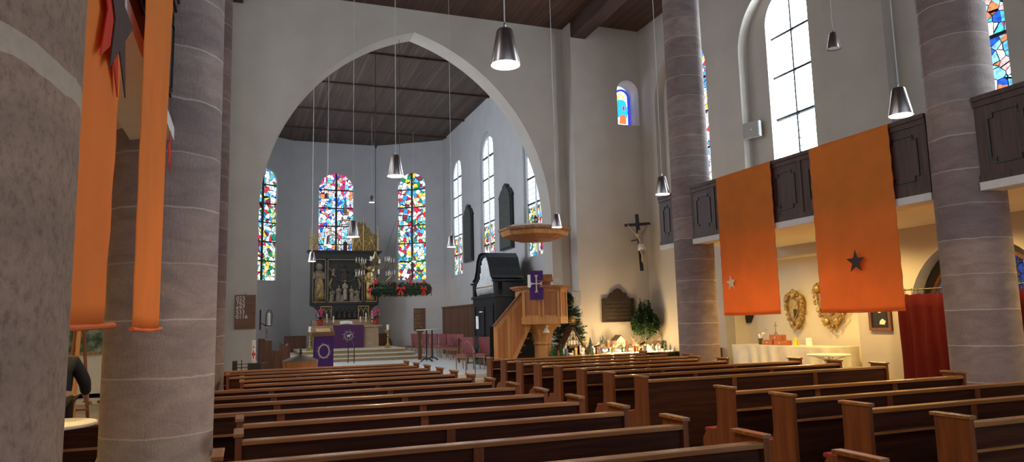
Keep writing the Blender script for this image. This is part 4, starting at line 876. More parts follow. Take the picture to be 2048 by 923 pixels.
# ================================================================== CHANDELIER AND WREATH
H = thing('chandelier', 'old brass chandelier with many candle arms hanging before the altar shrine', 'chandelier', (3.84, 22.6, 2.95))
MB().lathe([(.01, -.05), (.06, 0), (.09, .08), (.04, .16), (.05, .3), (.12, .42), (.06, .52), (.04, .62), (.10, .75), (.12, .82), (.05, .95), (.03, 1.05), (.05, 1.1), (.01, 1.15)], seg=18).build('stem', 'brass', H)
def tier(n, r, z, rise, off):
    for i in range(n):
        a = off + i * 2 * pi / n; c1, s1 = cos(a), sin(a)
        m = MB().tube([(.05 * c1, .05 * s1, z), (.3 * r * c1, .3 * r * s1, z - .12), (.65 * r * c1, .65 * r * s1, z - .12), (.9 * r * c1, .9 * r * s1, z), (r * c1, r * s1, z + rise)], [.014] * 5, 6).tube([((r - .1) * c1, (r - .1) * s1, z + rise), ((r + .1) * c1, (r + .1) * s1, z + rise)], .012, 6)
        for q in (-.09, 0, .09): m.lathe([(.028, z + rise), (.03, z + rise + .015)], ((r + q) * c1, (r + q) * s1, 0), 8)
        arm = m.build('arm', 'brass', H)
        for q in (-.09, 0, .09): MB().lathe([(.011, z + rise + .015), (.011, z + rise + .14), (.005, z + rise + .16)], ((r + q) * c1, (r + q) * s1, 0), 6).build('candle', 'wax', arm)
tier(6, .52, .62, .08, .1); tier(6, .55, .22, .06, .55)
MB().tube([(0, 0, 1.12), (.0, 0, HC - 2.95)], .012, 6).build('chain', 'black', H); MB().lathe([(.02, 4.4), (.07, 4.5), (.05, 4.6), (.01, 4.75)], seg=8).build('chain_ornament', 'black', H)
Wr = thing('advent_wreath', 'large hanging fir wreath with red candles and ribbons in front of the right apse window', 'wreath', (4.28, 20.9, 2.70))
rnd = random.Random(11); b = MB(); RR = .78
def needle(b, p, d, L, w):
    d = Vector(d).normalized(); s = d.cross(Vector((rnd.uniform(-1, 1), rnd.uniform(-1, 1), rnd.uniform(-1, 1)))).normalized() * w; p = Vector(p)
    b.quad(p - s * .4, p + d * L * .5 - s, p + d * L, p + d * L * .5 + s)
for i in range(3600):
    a = rnd.uniform(0, 2 * pi); th = rnd.uniform(0, 2 * pi); r = .115 * math.sqrt(rnd.uniform(.3, 1)); cr = RR + r * cos(th)
    needle(b, (cr * cos(a), cr * sin(a), r * 1.1 * sin(th)), (cos(a) * cos(th) - sin(a) * .8, sin(a) * cos(th) + cos(a) * .8, sin(th) + rnd.uniform(-.3, .3)), rnd.uniform(.06, .13), .012)
b.build('fir_needles', 'leaf', Wr, recalc=False)
b = MB(); b.tube([(RR * cos(q * pi / 16), RR * sin(q * pi / 16), 0) for q in range(33)], .095, 8, cap=False); b.build('ring_core', 'leaf', Wr)
for i, a in enumerate((.2, 1.77, 3.34, 4.91)):
    x, y = RR * cos(a), RR * sin(a); MB().lathe([(.052, .08), (.052, .27), (.04, .28)], (x, y, 0), 16).build('candle', 'red', Wr)
    MB().tube([(x, y, .1), (0, 0, 2.4)], .004, 4).build('wire', 'black', Wr)
for a in (-2.95, -1.75, -.15, -.95):
    x, y = (RR + .14) * cos(a), (RR + .14) * sin(a); m = MB(); tx, ty = -sin(a), cos(a)
    for s in (-1, 1):
        m.prism([(0, 0), (s * .11, .08), (s * .13, -.05)], [], lambda p, q2, d: (x + tx * p + cos(a) * d, y + ty * p + sin(a) * d, q2), .015)
        m.prism([(0, 0), (s * .03, -.2), (s * .09, -.17)], [], lambda p, q2, d: (x + tx * p + cos(a) * d, y + ty * p + sin(a) * d, q2), .012)
    m.ball((x, y, 0), .03, (1, 1, 1), 8, 6); m.build('ribbon_bow', 'ribbon', Wr)
MB().tube([(0, 0, 2.4), (0, 0, HC - 2.7)], .006, 5).build('hanging_wire', 'black', Wr)
# PART3
# ================================================================== WALL PIECES, EAST RIGHT
t = thing('memorial_plaque', 'dark memorial plaque with a scrolled top on the wall above the nativity landscape', 'plaque', (11.0, YE - .006, 1.60))
po = [(-.56, 0), (.56, 0), (.55, .70), (.52, .74), (.40, .72), (.30, .80), (.27, .90), (.16, .92), (.10, 1.0), (0, 1.04), (-.10, 1.0), (-.16, .92), (-.27, .90), (-.30, .80), (-.40, .72), (-.52, .74), (-.55, .70)]
MB().prism(po, [], lambda a, b2, d: (a, -.06 + d, b2), .06).build('slab', 'bronze', t)
MB().prism([(a * 1.03, b2 * 1.02 - .01) for a, b2 in po], [[(a * .93, .03 + b2 * .93) for a, b2 in po]], lambda a, b2, d: (a, -.09 + d, b2), .04).build('raised_rim', 'bronze', t)
for i in range(5): MB().box(-.42, .42, -.068, -.06, .12 + i * .12, .14 + i * .12).build('relief_line', 'grey_stone', t)
t = thing('crucifix', 'large dark wooden crucifix with a pale hanging body in the wall corner', 'crucifix', (11.62, 19.42, 3.17), .12)
lean = -.06
MB().obox((.0, 0, .9), (cos(lean), 0, -sin(lean)), (0, 1, 0), (sin(lean), 0, cos(lean)), .09, .07, 1.80).build('cross_post', 'black_wood', t)
MB().obox((-.05, -.01, 1.47), (.995, 0, .10), (0, 1, 0), (-.10, 0, .995), .98, .07, .09).build('cross_beam', 'black_wood', t)
MB().tube([(0, .04, 1.0), (.05, .465, 1.0)], .02, 6).build('wall_fixing', 'black', t)
def skin_body(name, verts, edges, radii, mat, parent, sub=2, root=0):
    me = bpy.data.meshes.new(name); me.from_pydata([Vector(v) for v in verts], edges, []); o = bpy.data.objects.new(name, me); C.objects.link(o); o.parent = parent
    o.modifiers.new('skin', 'SKIN')
    for i, r in enumerate(radii): me.skin_vertices[0].data[i].radius = (r, r) if not isinstance(r, tuple) else r
    me.skin_vertices[0].data[root].use_root = True
    s = o.modifiers.new('sub', 'SUBSURF'); s.levels = sub; s.render_levels = sub
    me.materials.append(M[mat]); 
    dg = bpy.context.evaluated_depsgraph_get(); m2 = bpy.data.meshes.new_from_object(o.evaluated_get(dg)); o.modifiers.clear(); o.data = m2
    for p in m2.polygons: p.use_smooth = True
    return o
V = [(0, -.06, .78), (.0, -.08, .95), (-.01, -.07, 1.10), (-.02, -.06, 1.16), (-.07, -.10, 1.24), (-.08, -.10, 1.30), (-.17, -.05, 1.17), (-.33, -.04, 1.32), (-.47, -.05, 1.44), (.12, -.05, 1.17), (.25, -.04, 1.35), (.36, -.05, 1.50), (-.05, -.08, .72), (-.01, -.15, .50), (.02, -.07, .28), (.06, -.08, .72), (.07, -.14, .50), (.05, -.07, .28), (.04, -.12, .20)]
Ed = [(0, 1), (1, 2), (2, 3), (3, 4), (4, 5), (2, 6), (6, 7), (7, 8), (2, 9), (9, 10), (10, 11), (0, 12), (12, 13), (13, 14), (0, 15), (15, 16), (16, 17), (17, 18)]
Rr = [.075, .07, .085, .035, .05, .055, .045, .028, .022, .045, .028, .022, .055, .042, .028, .055, .042, .028, .025]
M['corpus'] = simple('pale_painted_wood', (.33, .26, .20), .6, var=.25, scale=12)
skin_body('corpus', V, Ed, Rr, 'corpus', t)
MB().ball((-.075, -.085, 1.31), .062, (1, 1, 1.1)).tube([(-.12, -.07, 1.28), (-.13, -.08, 1.1)], [.03, .012], 6).build('hair', 'black_wood', t, smooth=True)
MB().lathe([(.10, .64), (.11, .72), (.095, .84)], (0, -.075, 0), 14, sy=.8).tube([(.09, -.1, .8), (.14, -.1, .7), (.13, -.08, .55)], [.03, .03, .01], 6).build('loincloth', 'linen', t, smooth=True)
def speaker(loc, rz, w, h, label):
    t = thing('loudspeaker', label, 'speaker', loc, rz, 'grey wall loudspeakers')
    MB().box(-w / 2, w / 2, -.12, 0, 0, h, .012).build('cabinet', 'blue_grey', t); MB().box(-w / 2 + .02, w / 2 - .02, -.13, -.118, .02, h - .02).build('front_grille', 'blue_grey', t)
    MB().ball((0, -.132, h * .5), .022, (1, .3, 1)).build('badge', 'white', t); MB().box(-.03, .03, 0, .12, h * .4, h * .6).build('wall_bracket', 'black', t)
speaker((9.35, 19.55, 2.13), 0, .34, .42, 'grey wall loudspeaker beside the fir tree right of the pulpit')
speaker((12.33, 14.62, 6.28), -pi / 2 + .35, .46, .42, 'grey wall loudspeaker in the blind niche of the tall clear window')
t = thing('ceiling_sensor', 'small round white sensor on the wall right of the pulpit cloth', 'sensor', (9.2, YA - .01, 2.95), 0); MB().tube([(0, 0, 0), (0, -.03, 0)], .05, 16).build('housing', 'white', t); MB().tube([(0, -.03, 0), (0, -.045, 0)], .03, 16).build('lens', 'blue_grey', t)
# ================================================================== NATIVITY LANDSCAPE
t = thing('nativity_table', 'small table carrying the nativity stable in front of the dark decorated fir', 'table', (8.74, 18.4, 0))
MB().box(-.82, .80, -.30, .42, .60, .66).build('tabletop', 'brown', t)
for x in (-.75, .68):
    for y in (-.25, .36): MB().box(x - .03, x + .03, y - .03, y + .03, 0, .60).build('leg', 'brown', t)
MB().box(-.82, .80, -.30, .42, .66, .70, .008).build('sand_ground', 'soil', t)
b = MB(); rnd = random.Random(6)
for i in range(1100):
    x = rnd.uniform(-.82, .74); z = rnd.uniform(.52, .62); y = -.33 + rnd.uniform(-.05, .02)
    needle(b, (x, y, z), (rnd.uniform(-1, 1), rnd.uniform(-1, .2), rnd.uniform(-.8, .05)), rnd.uniform(.03, .06), .012)
b.build('fir_edge', 'moss', t, recalc=False)
t = thing('nativity_table', 'long table carrying the glowing sandy nativity landscape under the memorial plaque', 'table', (10.2, 18.9, 0))
MB().box(-.60, 1.90, -.72, .85, .60, .66).build('tabletop', 'brown', t)
for x in (-.55, 1.85):
    for y in (-.65, .75): MB().box(x - .03, x + .03, y - .03, y + .03, 0, .60).build('leg', 'brown', t)
rnd = random.Random(5)
def terr(x, y): return .70 if y < .28 or x < -.74 else .84
MB().box(-.60, 1.90, -.72, .85, .66, .70, .008).build('sand_ground', 'soil', t)
b = MB()
for i in range(3000):
    x = rnd.uniform(-.60, 1.90); z = rnd.uniform((.30 if x > .9 else .54), .70); y = -.74 + rnd.uniform(-.05, .02)
    needle(b, (x, y, z), (rnd.uniform(-1, 1), rnd.uniform(-1, .2), rnd.uniform(-.9, .1)), rnd.uniform(.04, .08), .014)
b.build('fir_edge', 'moss', t, recalc=False)
tx, ty = 10.2, 18.9
t = thing('landscape_terrace', 'raised sandy terrace at the back of the nativity landscape', 'model landscape', (10.85, 19.5, .701)); rn = random.Random(8)
MB().prism([(-1.35, -.24), (-.9, -.30), (-.4, -.26), (.2, -.31), (.7, -.27), (1.28, -.3), (1.28, .22), (-1.35, .22)], [], lambda a, b2, d: (a, b2, d), .135).build('rock_base', 'soil', t)
t = thing('mountain_backdrop', 'pale rocky mountain model along the wall behind the nativity landscape', 'model landscape', (10.85, 19.78, .70)); 
pk = [(-1.3, 0)] + [(-1.3 + .13 * i, .20 + .10 * math.sin(i * 1.7) * math.sin(i * .6) + (.05 if i % 2 else 0)) for i in range(21)] + [(1.3, 0)]
MB().prism(pk, [], lambda a, b2, d: (a, d, b2), .07).build('mountains', 'rb_tan' if 'rb_tan' in M else 'soil', t)
def gz(x, y): return terr(x - tx, y - ty) + .002
# stable
sx, sy = 8.72, 18.42; t = thing('nativity_stable', 'half-timbered gabled nativity stable with a straw star on top', 'model house', (sx, sy, gz(8.55, 18.42)))
gb = [(-.44, 0), (.44, 0), (0, .74)]; hole = [(-.20, .0), (.20, .0), (.20, .26), (-.20, .26)]
MB().prism([(-.42, 0), (-.2, 0), (-.2, .27), (.2, .27), (.2, 0), (.42, 0), (0, .72)], [], lambda a, b2, d: (a, d, b2), .02).build('gable_wall', 'linen', t)
b = MB()
for z in (.02, .28, .42, .56):
    w = .43 * (1 - z / .74); b.box(-w, w, -.012, .0, z, z + .018)
for i in range(9):
    x = -.36 + i * .09; z1 = .72 * (1 - abs(x) / .44); 
    if z1 > .05: b.box(x - .007, x + .007, -.010, .0, 0 if abs(x) > .2 else .28, z1)
for s in (-1, 1): b.tube([(s * .2, -.006, .29), (s * .06, -.006, .56)], .007, 4).tube([(s * .1, -.006, .29), (s * .22, -.006, .42)], .007, 4)
b.build('timber_frame', 'bronze', t)
MB().box(-.14, .14, -.02, -.005, .20, .275).box(-.045, .045, -.02, -.004, .44, .52).build('dark_opening', 'bark', t)
for s in (-1, 1): MB().prism([(s * .46, -.03), (s * .49, -.02), (0, .80), (0, .755)], [], lambda a, b2, d: (a, -.05 + d, b2), .42).build('roof_slope', 'bark', t)
MB().box(-.42, .42, .36, .37, 0, .3).build('back_wall', 'bark', t)
t2 = thing('straw_star', 'golden straw star on the ridge of the nativity stable', 'star', (sx, sy - .02, gz(8.55, 18.42) + .97)); b = MB()
for i in range(14):
    a = i * 2 * pi / 14; b.tube([(0, 0, 0), (.15 * cos(a), 0, .15 * sin(a))], [.010, .002], 4)
b.ball((0, 0, 0), .035, (1, .5, 1), 8, 6); b.build('rays', 'gold', t2)
t2['label'] = 'golden straw star on the ridge of the nativity stable'
def cone_tree(x, y, h, mat, label):
    t = thing('model_fir', label, 'tree', (x, y, gz(x, y)), 0, 'small model firs in the nativity landscape'); rn = random.Random(int(x * 100))
    MB().tube([(0, 0, 0), (0, 0, h * .9)], h * .02, 6).build('trunk', 'bark', t); b = MB()
    for i in range(260):
        z = rn.uniform(.08, 1) ** 1.0; r = (1 - z) * h * .27 + .006; a = rn.uniform(0, 6.28); L = r * rn.uniform(.7, 1.1) + .01
        p0 = Vector((0, 0, z * h)); p1 = Vector((L * cos(a), L * sin(a), max(h * .03, z * h - L * .45))); s = Vector((-sin(a), cos(a), 0)) * h * .022
        b.quad(p0 - s * .3, p1 - s, p1 + Vector((0, 0, -h * .02)), p1 + s)
    b.build('branches', mat, t, recalc=False)
M['model_green'] = simple('model_fir_green', (.05, .16, .05), .8, var=.4, scale=60)
M['model_blue'] = simple('model_fir_blue', (.12, .18, .17), .8, var=.4, scale=60)
for i, (x, y, h, mt, lb) in enumerate([(7.99, 18.24, .36, 'model_green', 'small green model fir at the far left of the nativity landscape'), (8.14, 18.40, .34, 'model_green', 'small green model fir, middle one of three left of the stable'), (8.24, 18.20, .34, 'model_green', 'small green model fir just left of the nativity stable'), (9.36, 18.62, .42, 'model_blue', 'grey-green model fir just right of the nativity stable'), (10.15, 19.35, .36, 'model_blue', 'dark model fir behind the middle of the nativity landscape'), (9.75, 19.4, .32, 'model_blue', 'small dark model fir below the left half of the memorial plaque')]):
    cone_tree(x, y, h, mt, lb)
def house(x, y, w, h, col, label, rz=0, lit=False):
    t = thing('model_house', label, 'model house', (x, y, gz(x, y)), rz, 'model houses in the nativity landscape')
    MB().prism([(-w / 2, 0), (w / 2, 0), (w / 2, h * .6), (0, h), (-w / 2, h * .6)], [], lambda a, b2, d: (a, d, b2), w * .9).build('walls', col, t)
    for s in (-1, 1): MB().prism([(s * w * .56, h * .54), (s * w * .58, h * .57), (0, h * 1.06), (0, h * 1.0)], [], lambda a, b2, d: (a, -.02 + d, b2), w * .9 + .04).build('roof', 'bark', t)
    MB().box(-w * .12, w * .12, -.006, .0, 0, h * .38).build('door', 'glow' if lit else 'brown', t)
    for s in (-1, 1): MB().box(s * w * .3 - w * .08, s * w * .3 + w * .08, -.006, .0, h * .28, h * .46).build('window', 'glow' if lit else 'brown', t)
M['glow'] = emit('lit_window', (1, .72, .32), 5)
hs = [(9.62, 19.0, .20, .22, 'linen', 'tiny cream house with lit windows right of the grey-green model fir', True), (9.92, 18.8, .24, .24, 'plaster', 'tiny lit cottage under the left edge of the memorial plaque', True), (10.35, 18.65, .30, .22, 'linen', 'brightest lit house at the front middle of the landscape', True), (10.72, 18.7, .16, .24, 'linen', 'narrow lit white house right of the brightest house', True),
      (10.75, 19.3, .30, .34, 'marble', 'twin-peaked tan house high at the back right of the landscape', False), (11.08, 18.98, .22, .26, 'soil', 'tiny tan house right of the front spotlight post', False), (11.42, 18.86, .24, .20, 'linen', 'tiny pale house below the leafy hanging plant', True), (11.85, 19.0, .22, .28, 'linen', 'tiny lit house at the right end of the landscape by the pillar', True)]
for x, y, w, h, c, lb, lit in hs: house(x, y, w, h, c, lb, rnd.uniform(-.3, .3), lit)
cols = {'white': (.75, .72, .66), 'red': (.45, .06, .04), 'blue': (.10, .16, .35), 'brown': (.22, .11, .05), 'grey': (.25, .25, .26), 'ochre': (.55, .36, .10), 'green': (.10, .20, .08), 'tan': (.48, .34, .20)}
for c in cols: M['rb_' + c] = simple('robe_' + c, cols[c], .8, var=.2, scale=30)
places = [('on the terrace left of the twin-peaked house', 10.32, 19.32, .20), ('on the terrace at the far left', 9.62, 19.45, .20), ('on the terrace right of the plaque middle', 11.08, 19.62, .2), ('by the left fairy lights', 9.82, 18.38, .19), ('by the middle fairy lights', 10.48, 18.48, .18), ('by the right fairy lights', 11.02, 18.48, .19), ('in the second row behind the lit cottage', 10.02, 19.08, .22), ('in the second row left of the narrow house', 10.58, 18.95, .21), ('in the second row right of the narrow house', 10.9, 19.02, .22), ('left of the house by the pillar', 11.66, 18.98, .22), ('kneeling before the stable opening', 8.62, 18.25, .15), ('standing at the left post of the stable', 8.44, 18.28, .24), ('standing in the stable doorway', 8.74, 18.30, .25), ('at the right corner of the stable front', 8.95, 18.26, .24), ('in front of the three model firs', 8.12, 18.13, .17), ('just right of the stable wall', 9.22, 18.25, .24),
          ('left of the first lit house', 9.46, 18.45, .22), ('left of the first lit house', 9.42, 18.62, .22), ('before the first lit house', 9.60, 18.55, .20), ('between the first two lit houses', 9.76, 18.70, .22), ('at the landscape edge below the plaque', 9.95, 18.42, .20), ('right of the second lit cottage', 10.12, 18.62, .23), ('behind the brightest house', 10.35, 19.05, .22), ('in front of the brightest house', 10.30, 18.45, .18), ('beside the narrow lit house', 10.78, 18.55, .22), ('behind the narrow lit house', 10.72, 19.08, .22), ('left of the tiny tan house', 10.95, 18.70, .22), ('before the tiny tan house', 11.15, 18.65, .20), ('right of the tiny tan house', 11.25, 18.75, .23), ('below the hanging plant', 11.6, 18.62, .22), ('before the house by the pillar', 11.78, 18.7, .20), ('at the right end of the landscape', 12.0, 18.85, .24), ('on the slope under the plaque middle', 11.0, 19.45, .22), ('on the slope at the back left', 9.9, 19.2, .20)]
ck = list(cols)
for i, (pl, x, y, h) in enumerate(places):
    c = ck[(i * 3 + 1) % 8]; t = thing('nativity_figure', 'little crib figure in a %s robe %s' % (c, pl), 'figurine', (x, y, gz(x, y)), 0, 'crib figures in the nativity landscape')
    robed(MB(), 0, 0, 0, h, h * .38, h * .30).build('robe', 'rb_' + c, t, smooth=True); MB().ball((0, -.004, h * .925), h * .072, (.9, 1, 1.1), 8, 6).build('head', 'skin', t, smooth=True)
t = thing('fairy_lights', 'chain of warm glowing little bulbs along the front of the nativity landscape', 'lights', (10.2, 18.5, .70)); b = MB(); rn = random.Random(17); pts = [(-.5 + .05 * q, rn.uniform(-.31, -.27), .012) for q in range(44)]
b.tube(pts, .003, 4).build('wire', 'black', t); b = MB()
for (px, py, pz) in pts[::1]: b.ball((px, py, .022), .016, (1, 1, 1), 6, 5)
tag(b.build('bulbs', 'glow', t), kind='stuff')
for i, (x, y, h, lb) in enumerate([(11.88, 19.42, .36, 'bare reddish model tree at the right end of the landscape, left of two'), (12.02, 19.22, .44, 'bare reddish model tree at the far right end of the landscape by the pillar'), (11.3, 19.5, .36, 'bare model tree on the terrace below the hanging plant'), (10.45, 19.55, .34, 'bare model tree on the terrace under the memorial plaque')]):
    t = thing('model_tree', lb, 'tree', (x, y, gz(x, y)), 0, 'bare model trees in the nativity landscape'); rn = random.Random(i); b = MB().tube([(0, 0, 0), (.01, 0, h * .5)], [.014, .009], 6)
    for q in range(16):
        a = rn.uniform(0, 6.28); z = rn.uniform(.2, .55) * h; L = rn.uniform(.25, .5) * h; b.tube([(0, 0, z), (L * .5 * cos(a), L * .3 * sin(a), z + L * .5), (L * .7 * cos(a), L * .4 * sin(a), z + L * 1.0)], [.006, .004, .002], 4)
    b.build('branches', 'rb_tan', t)
for i, (x, y, lb) in enumerate([(9.62, 18.25, 'tiny white sheep at the landscape edge right of the left spotlight post'), (9.80, 18.28, 'tiny white sheep in front of the first two lit houses'), (10.05, 18.30, 'tiny white sheep below the second lit cottage'), (10.55, 18.35, 'tiny white sheep before the narrow lit house'), (8.50, 18.13, 'tiny white sheep left of the stable opening'), (8.86, 18.13, 'tiny white sheep right of the stable opening'), (11.3, 18.4, 'tiny white sheep at the edge below the tiny tan house'), (11.65, 18.45, 'tiny white sheep at the edge below the hanging plant')]):
    t = thing('model_sheep', lb, 'figurine', (x, y, gz(x, y)), i * .7, 'tiny sheep in the nativity landscape'); b = MB().ball((0, 0, .05), .035, (1.5, .9, 1), 8, 6).ball((.055, 0, .07), .018, (1.3, 1, 1), 8, 6)
    for q in (-.03, .03):
        for w in (-.015, .015): b.tube([(q, w, 0), (q, w, .04)], .006, 4)
    b.build('body', 'rb_white', t)
for x, y, h, lb in ((9.52, 18.3, .48, 'thin black spotlight post left of the lit houses'), (11.05, 18.35, .52, 'thin black spotlight post in front of the hanging plant')):
    t = thing('spotlight_post', lb, 'lamp', (x, y, gz(x, y)), 0, 'spotlight posts in the nativity landscape'); MB().tube([(0, 0, 0), (0, 0, h)], .008, 6).build('post', 'black', t)
    MB().obox((-.12, 0, h * .5), (.95, 0, .3), (0, 1, 0), (-.3, 0, .95), .17, .05, .045).build('lamp_head', 'black', t); MB().lathe([(.02, h * .68), (.035, h * .80)], (.04, 0, 0), 10).build('lamp_bell', 'black', t)
def point(loc, e, col, r, par):
    L = bpy.data.lights.new('lamp_light', 'POINT'); L.energy = e; L.color = col; L.shadow_soft_size = r; o = bpy.data.objects.new('lamp_light', L); C.objects.link(o); o.parent = par; o.location = Vector(loc) - par.location; return o
nt = [o for o in bpy.data.objects if o.name == 'nativity_table.001'][0]
for x, y, z, e in ((9.62, 18.75, 1.05, 14), (10.2, 18.85, 1.0, 20), (10.85, 18.85, 1.05, 20), (11.35, 18.8, 1.0, 13), (8.75, 17.85, 1.0, 5)):
    point((x, y, z), e, (1, .70, .32), .05, nt)
# trees
T1 = thing('christmas_tree', 'dark decorated fir tree behind the pulpit and the nativity stable', 'tree', (9.06, 19.38, 0)); rnd = random.Random(21)
MB().tube([(0, 0, 0), (0, 0, 2.6)], [.05, .01], 8).build('trunk', 'bark', T1); b = MB()
for i in range(400):
    z = rnd.uniform(.55, 2.5); a = rnd.uniform(0, 6.28); L = (.60 if z < 1.45 else .46 if z < 2.02 else .15) * rnd.uniform(.6, 1.0)
    p0 = Vector((0, 0, z)); dr = Vector((cos(a), sin(a) * .62, rnd.uniform(-.15, .25)))
    for j in range(46):
        f2 = rnd.uniform(.1, 1); p = p0 + dr * L * f2; needle(b, p, dr * .6 + Vector((rnd.uniform(-1, 1), rnd.uniform(-1, 1), rnd.uniform(-.8, .5))), rnd.uniform(.05, .10), .011)
b.build('fir_branches', 'leaf', T1, recalc=False)
for i in range(22):
    a = rnd.uniform(3.3, 6.1); z = rnd.uniform(.7, 2.3); L = .52 if z < 1.45 else .40 if z < 2.0 else .13; x, y = L * cos(a), L * sin(a) * .62
    b = MB()
    for q in range(6): b.tube([(x, y - .02, z), (x + .05 * cos(q * pi / 3), y - .02, z + .05 * sin(q * pi / 3))], [.008, .003], 4)
    b.build('straw_ornament', 'dim_gold', T1)
t = thing('angel_ornament', 'white hanging angel figure below the pulpit basket by its post', 'ornament', (7.83, 18.25, 1.36)); MB().lathe([(.10, 0), (.03, .14), (.02, .16)], seg=10).ball((0, 0, .19), .03).obox((.06, 0, .2), (.5, 0, .8), (0, 1, 0), (-.8, 0, .5), .14, .02, .05).build('body', 'linen', t); MB().tube([(0, 0, .2), (0, 0, .30)], .003, 4).build('thread', 'black', t)
T2 = thing('hanging_plant', 'leafy green plant with drooping shoots right of the dark memorial plaque', 'plant', (11.6, 19.28, .10)); rnd = random.Random(31)
MB().tube([(0, 0, .76), (0, 0, 2.1)], .02, 8).build('stem', 'bark', T2); b = MB()
for i in range(190):
    a = rnd.uniform(0, 6.28); r = .50 * math.sqrt(rnd.uniform(.02, 1)); z0 = 2.25 - .5 * (r / .5) ** 2 - rnd.uniform(0, .35); zb = .80 + .38 * (r / .5) + rnd.uniform(0, .2); Ln = max(.2, z0 - zb)
    for j in range(24):
        f2 = j / 24; rr = .12 + (r - .12) * min(1, f2 * 2.2) * (1 - .25 * f2); x = rr * cos(a); y = min(.42, rr * sin(a) * .7); z = z0 - Ln * f2 ** 1.3
        needle(b, (x, y, z), (cos(a) + rnd.uniform(-.9, .9), sin(a) + rnd.uniform(-.9, .9) - .3, -.7 + rnd.uniform(-.5, .9)), rnd.uniform(.06, .12), .02)
b.build('foliage', 'leaf2', T2, recalc=False)
# ================================================================== RIGHT AISLE
def ceil_light(x, y, z, e, label):
    t = thing('ceiling_spotlight', label, 'lamp', (x, y, z), 0, 'small warm lights under the galleries'); MB().lathe([(.07, 0), (.06, -.06), (.05, -.06)], seg=16).build('housing', 'white', t); MB().lathe([(.048, -.062), (.048, -.058)], seg=16).build('light_disc', 'bulb', t)
    L = bpy.data.lights.new('lamp_light', 'SPOT'); L.energy = e * .66; L.color = (1, .66, .22); L.spot_size = radians(165); L.spot_blend = .6; L.shadow_soft_size = .12; o = bpy.data.objects.new('lamp_light', L); C.objects.link(o); o.parent = t; o.location = (0, 0, -.09)
ceil_light(11.0, 8.6, 3.34, 230, 'small warm ceiling light under the gallery behind the dark-star banner')
ceil_light(11.0, 11.0, 3.34, 230, 'small warm ceiling light under the gallery, middle bay')
ceil_light(10.9, 13.35, 3.34, 170, 'small warm ceiling light under the gallery end near the nativity landscape')
ceil_light(11.2, 5.6, 3.34, 170, 'small warm ceiling light under the gallery beyond the near right pillar')
ceil_light(-2.6, 9.4, 3.34, 130, 'small warm ceiling light under the left gallery')
ceil_light(-2.4, 2.9, 3.34, 60, 'small warm ceiling light under the left gallery nearest the camera')
ceil_light(-2.6, 12.9, 3.34, 260, 'small warm ceiling light under the left gallery near its far end')
def shield(y, z0, w, h, label):
    t = thing('coat_of_arms', label, 'coat of arms', (XW + .735, y, z0), 0, 'gilded carved cartouches on the aisle wall')
    g = lambda a, b2, d: (-.09 + d, -a, b2)
    out = [(0, 0), (w * .18, h * .10), (w * .34, h * .26), (w * .45, h * .5), (w * .48, h * .72), (w * .36, h * .84), (w * .14, h * .90), (0, h * .97), (-w * .14, h * .90), (-w * .36, h * .84), (-w * .48, h * .72), (-w * .45, h * .5), (-w * .34, h * .26), (-w * .18, h * .10)]
    MB().prism(out, [], g, .09).build('back_plate', 'dim_gold', t); b = MB(); rn = random.Random(int(y * 10))
    for (p, q2) in zip(out, out[1:] + out[:1]):
        for f2 in (0, .5):
            a = p[0] + (q2[0] - p[0]) * f2; c2 = p[1] + (q2[1] - p[1]) * f2; r = w * rn.uniform(.06, .10); a0 = rn.uniform(0, 6)
            b.tube([(-.11 - .004 * k2, -(a + r * (1 - k2 * .1) * cos(a0 + k2 * .8)), c2 + r * (1 - k2 * .1) * sin(a0 + k2 * .8)) for k2 in range(8)], [.010, .018, .024, .026, .026, .024, .018, .010], 6)
    for s in (-1, 1): b.ball((-.12, s * w * .40, h * .78), w * .11, (.7, 1, 1), 10, 8); b.ball((-.12, s * w * .16, h * .14), w * .09, (.7, 1, 1), 10, 8)
    b.ball((-.13, 0, h * .86), w * .13, (.6, 1, 1), 10, 8); b.ball((-.11, 0, h * .97), w * .07, (.7, 1, 1), 8, 6); b.build('scroll_rim', 'gold', t)
    b = MB(); b.prism([(0, h * .24), (w * .17, h * .36), (w * .24, h * .55), (w * .22, h * .70), (0, h * .75), (-w * .22, h * .70), (-w * .24, h * .55), (-w * .17, h * .36)], [], lambda a, b2, d: (-.125 + d, -a, b2), .035); f3 = b.build('shield_field', 'gold', t)
    MB().prism([(0, h * .27), (w * .14, h * .37), (w * .18, h * .5), (-w * .02, h * .5)], [], lambda a, b2, d: (-.13 + d, -a, b2), .006).build('dark_quarter', 'bronze', f3)
shield(14.18, 1.33, .62, .99, 'gilded carved coat of arms with split shield, fully visible between the two banners')
shield(13.0, 1.35, .95, 1.22, 'larger gilded carved coat of arms half hidden behind the dark-star banner')
t = thing('epitaph', 'dark hexagonal epitaph board peeping out below the cream-star banner', 'tablet', (XW + .75, 16.0 - .25, 1.50)); t.location = (XW + .735, 15.98, 1.5)
MB().prism([(-.12, 0), (.12, 0), (.34, .34), (.34, .8), (.12, 1.1), (-.12, 1.1), (-.34, .8), (-.34, .34)], [], lambda a, b2, d: (-.06 + d, -a + .1, b2), .06).build('board', 'black_wood', t); MB().prism([(-.07, .06), (.07, .06), (.26, .36), (.26, .78), (-.26, .78), (-.26, .36)], [], lambda a, b2, d: (-.075 + d, -a + .1, b2), .016).build('field', 'bronze', t)
t = thing('portrait_painting', 'dark portrait of a robed clergyman in a brown frame by the red curtain', 'painting', (XW, 11.04, 1.33))
MB().prism([(-.27, 0), (.27, 0), (.27, .72), (-.27, .72)], [[(-.21, .06), (.21, .06), (.21, .66), (-.21, .66)]], lambda a, b2, d: (-.05 + d, -a, b2), .05).build('frame', 'brown', t); cn = MB().box(-.025, -.015, -.215, .215, .055, .665).build('canvas', 'black_wood', t)
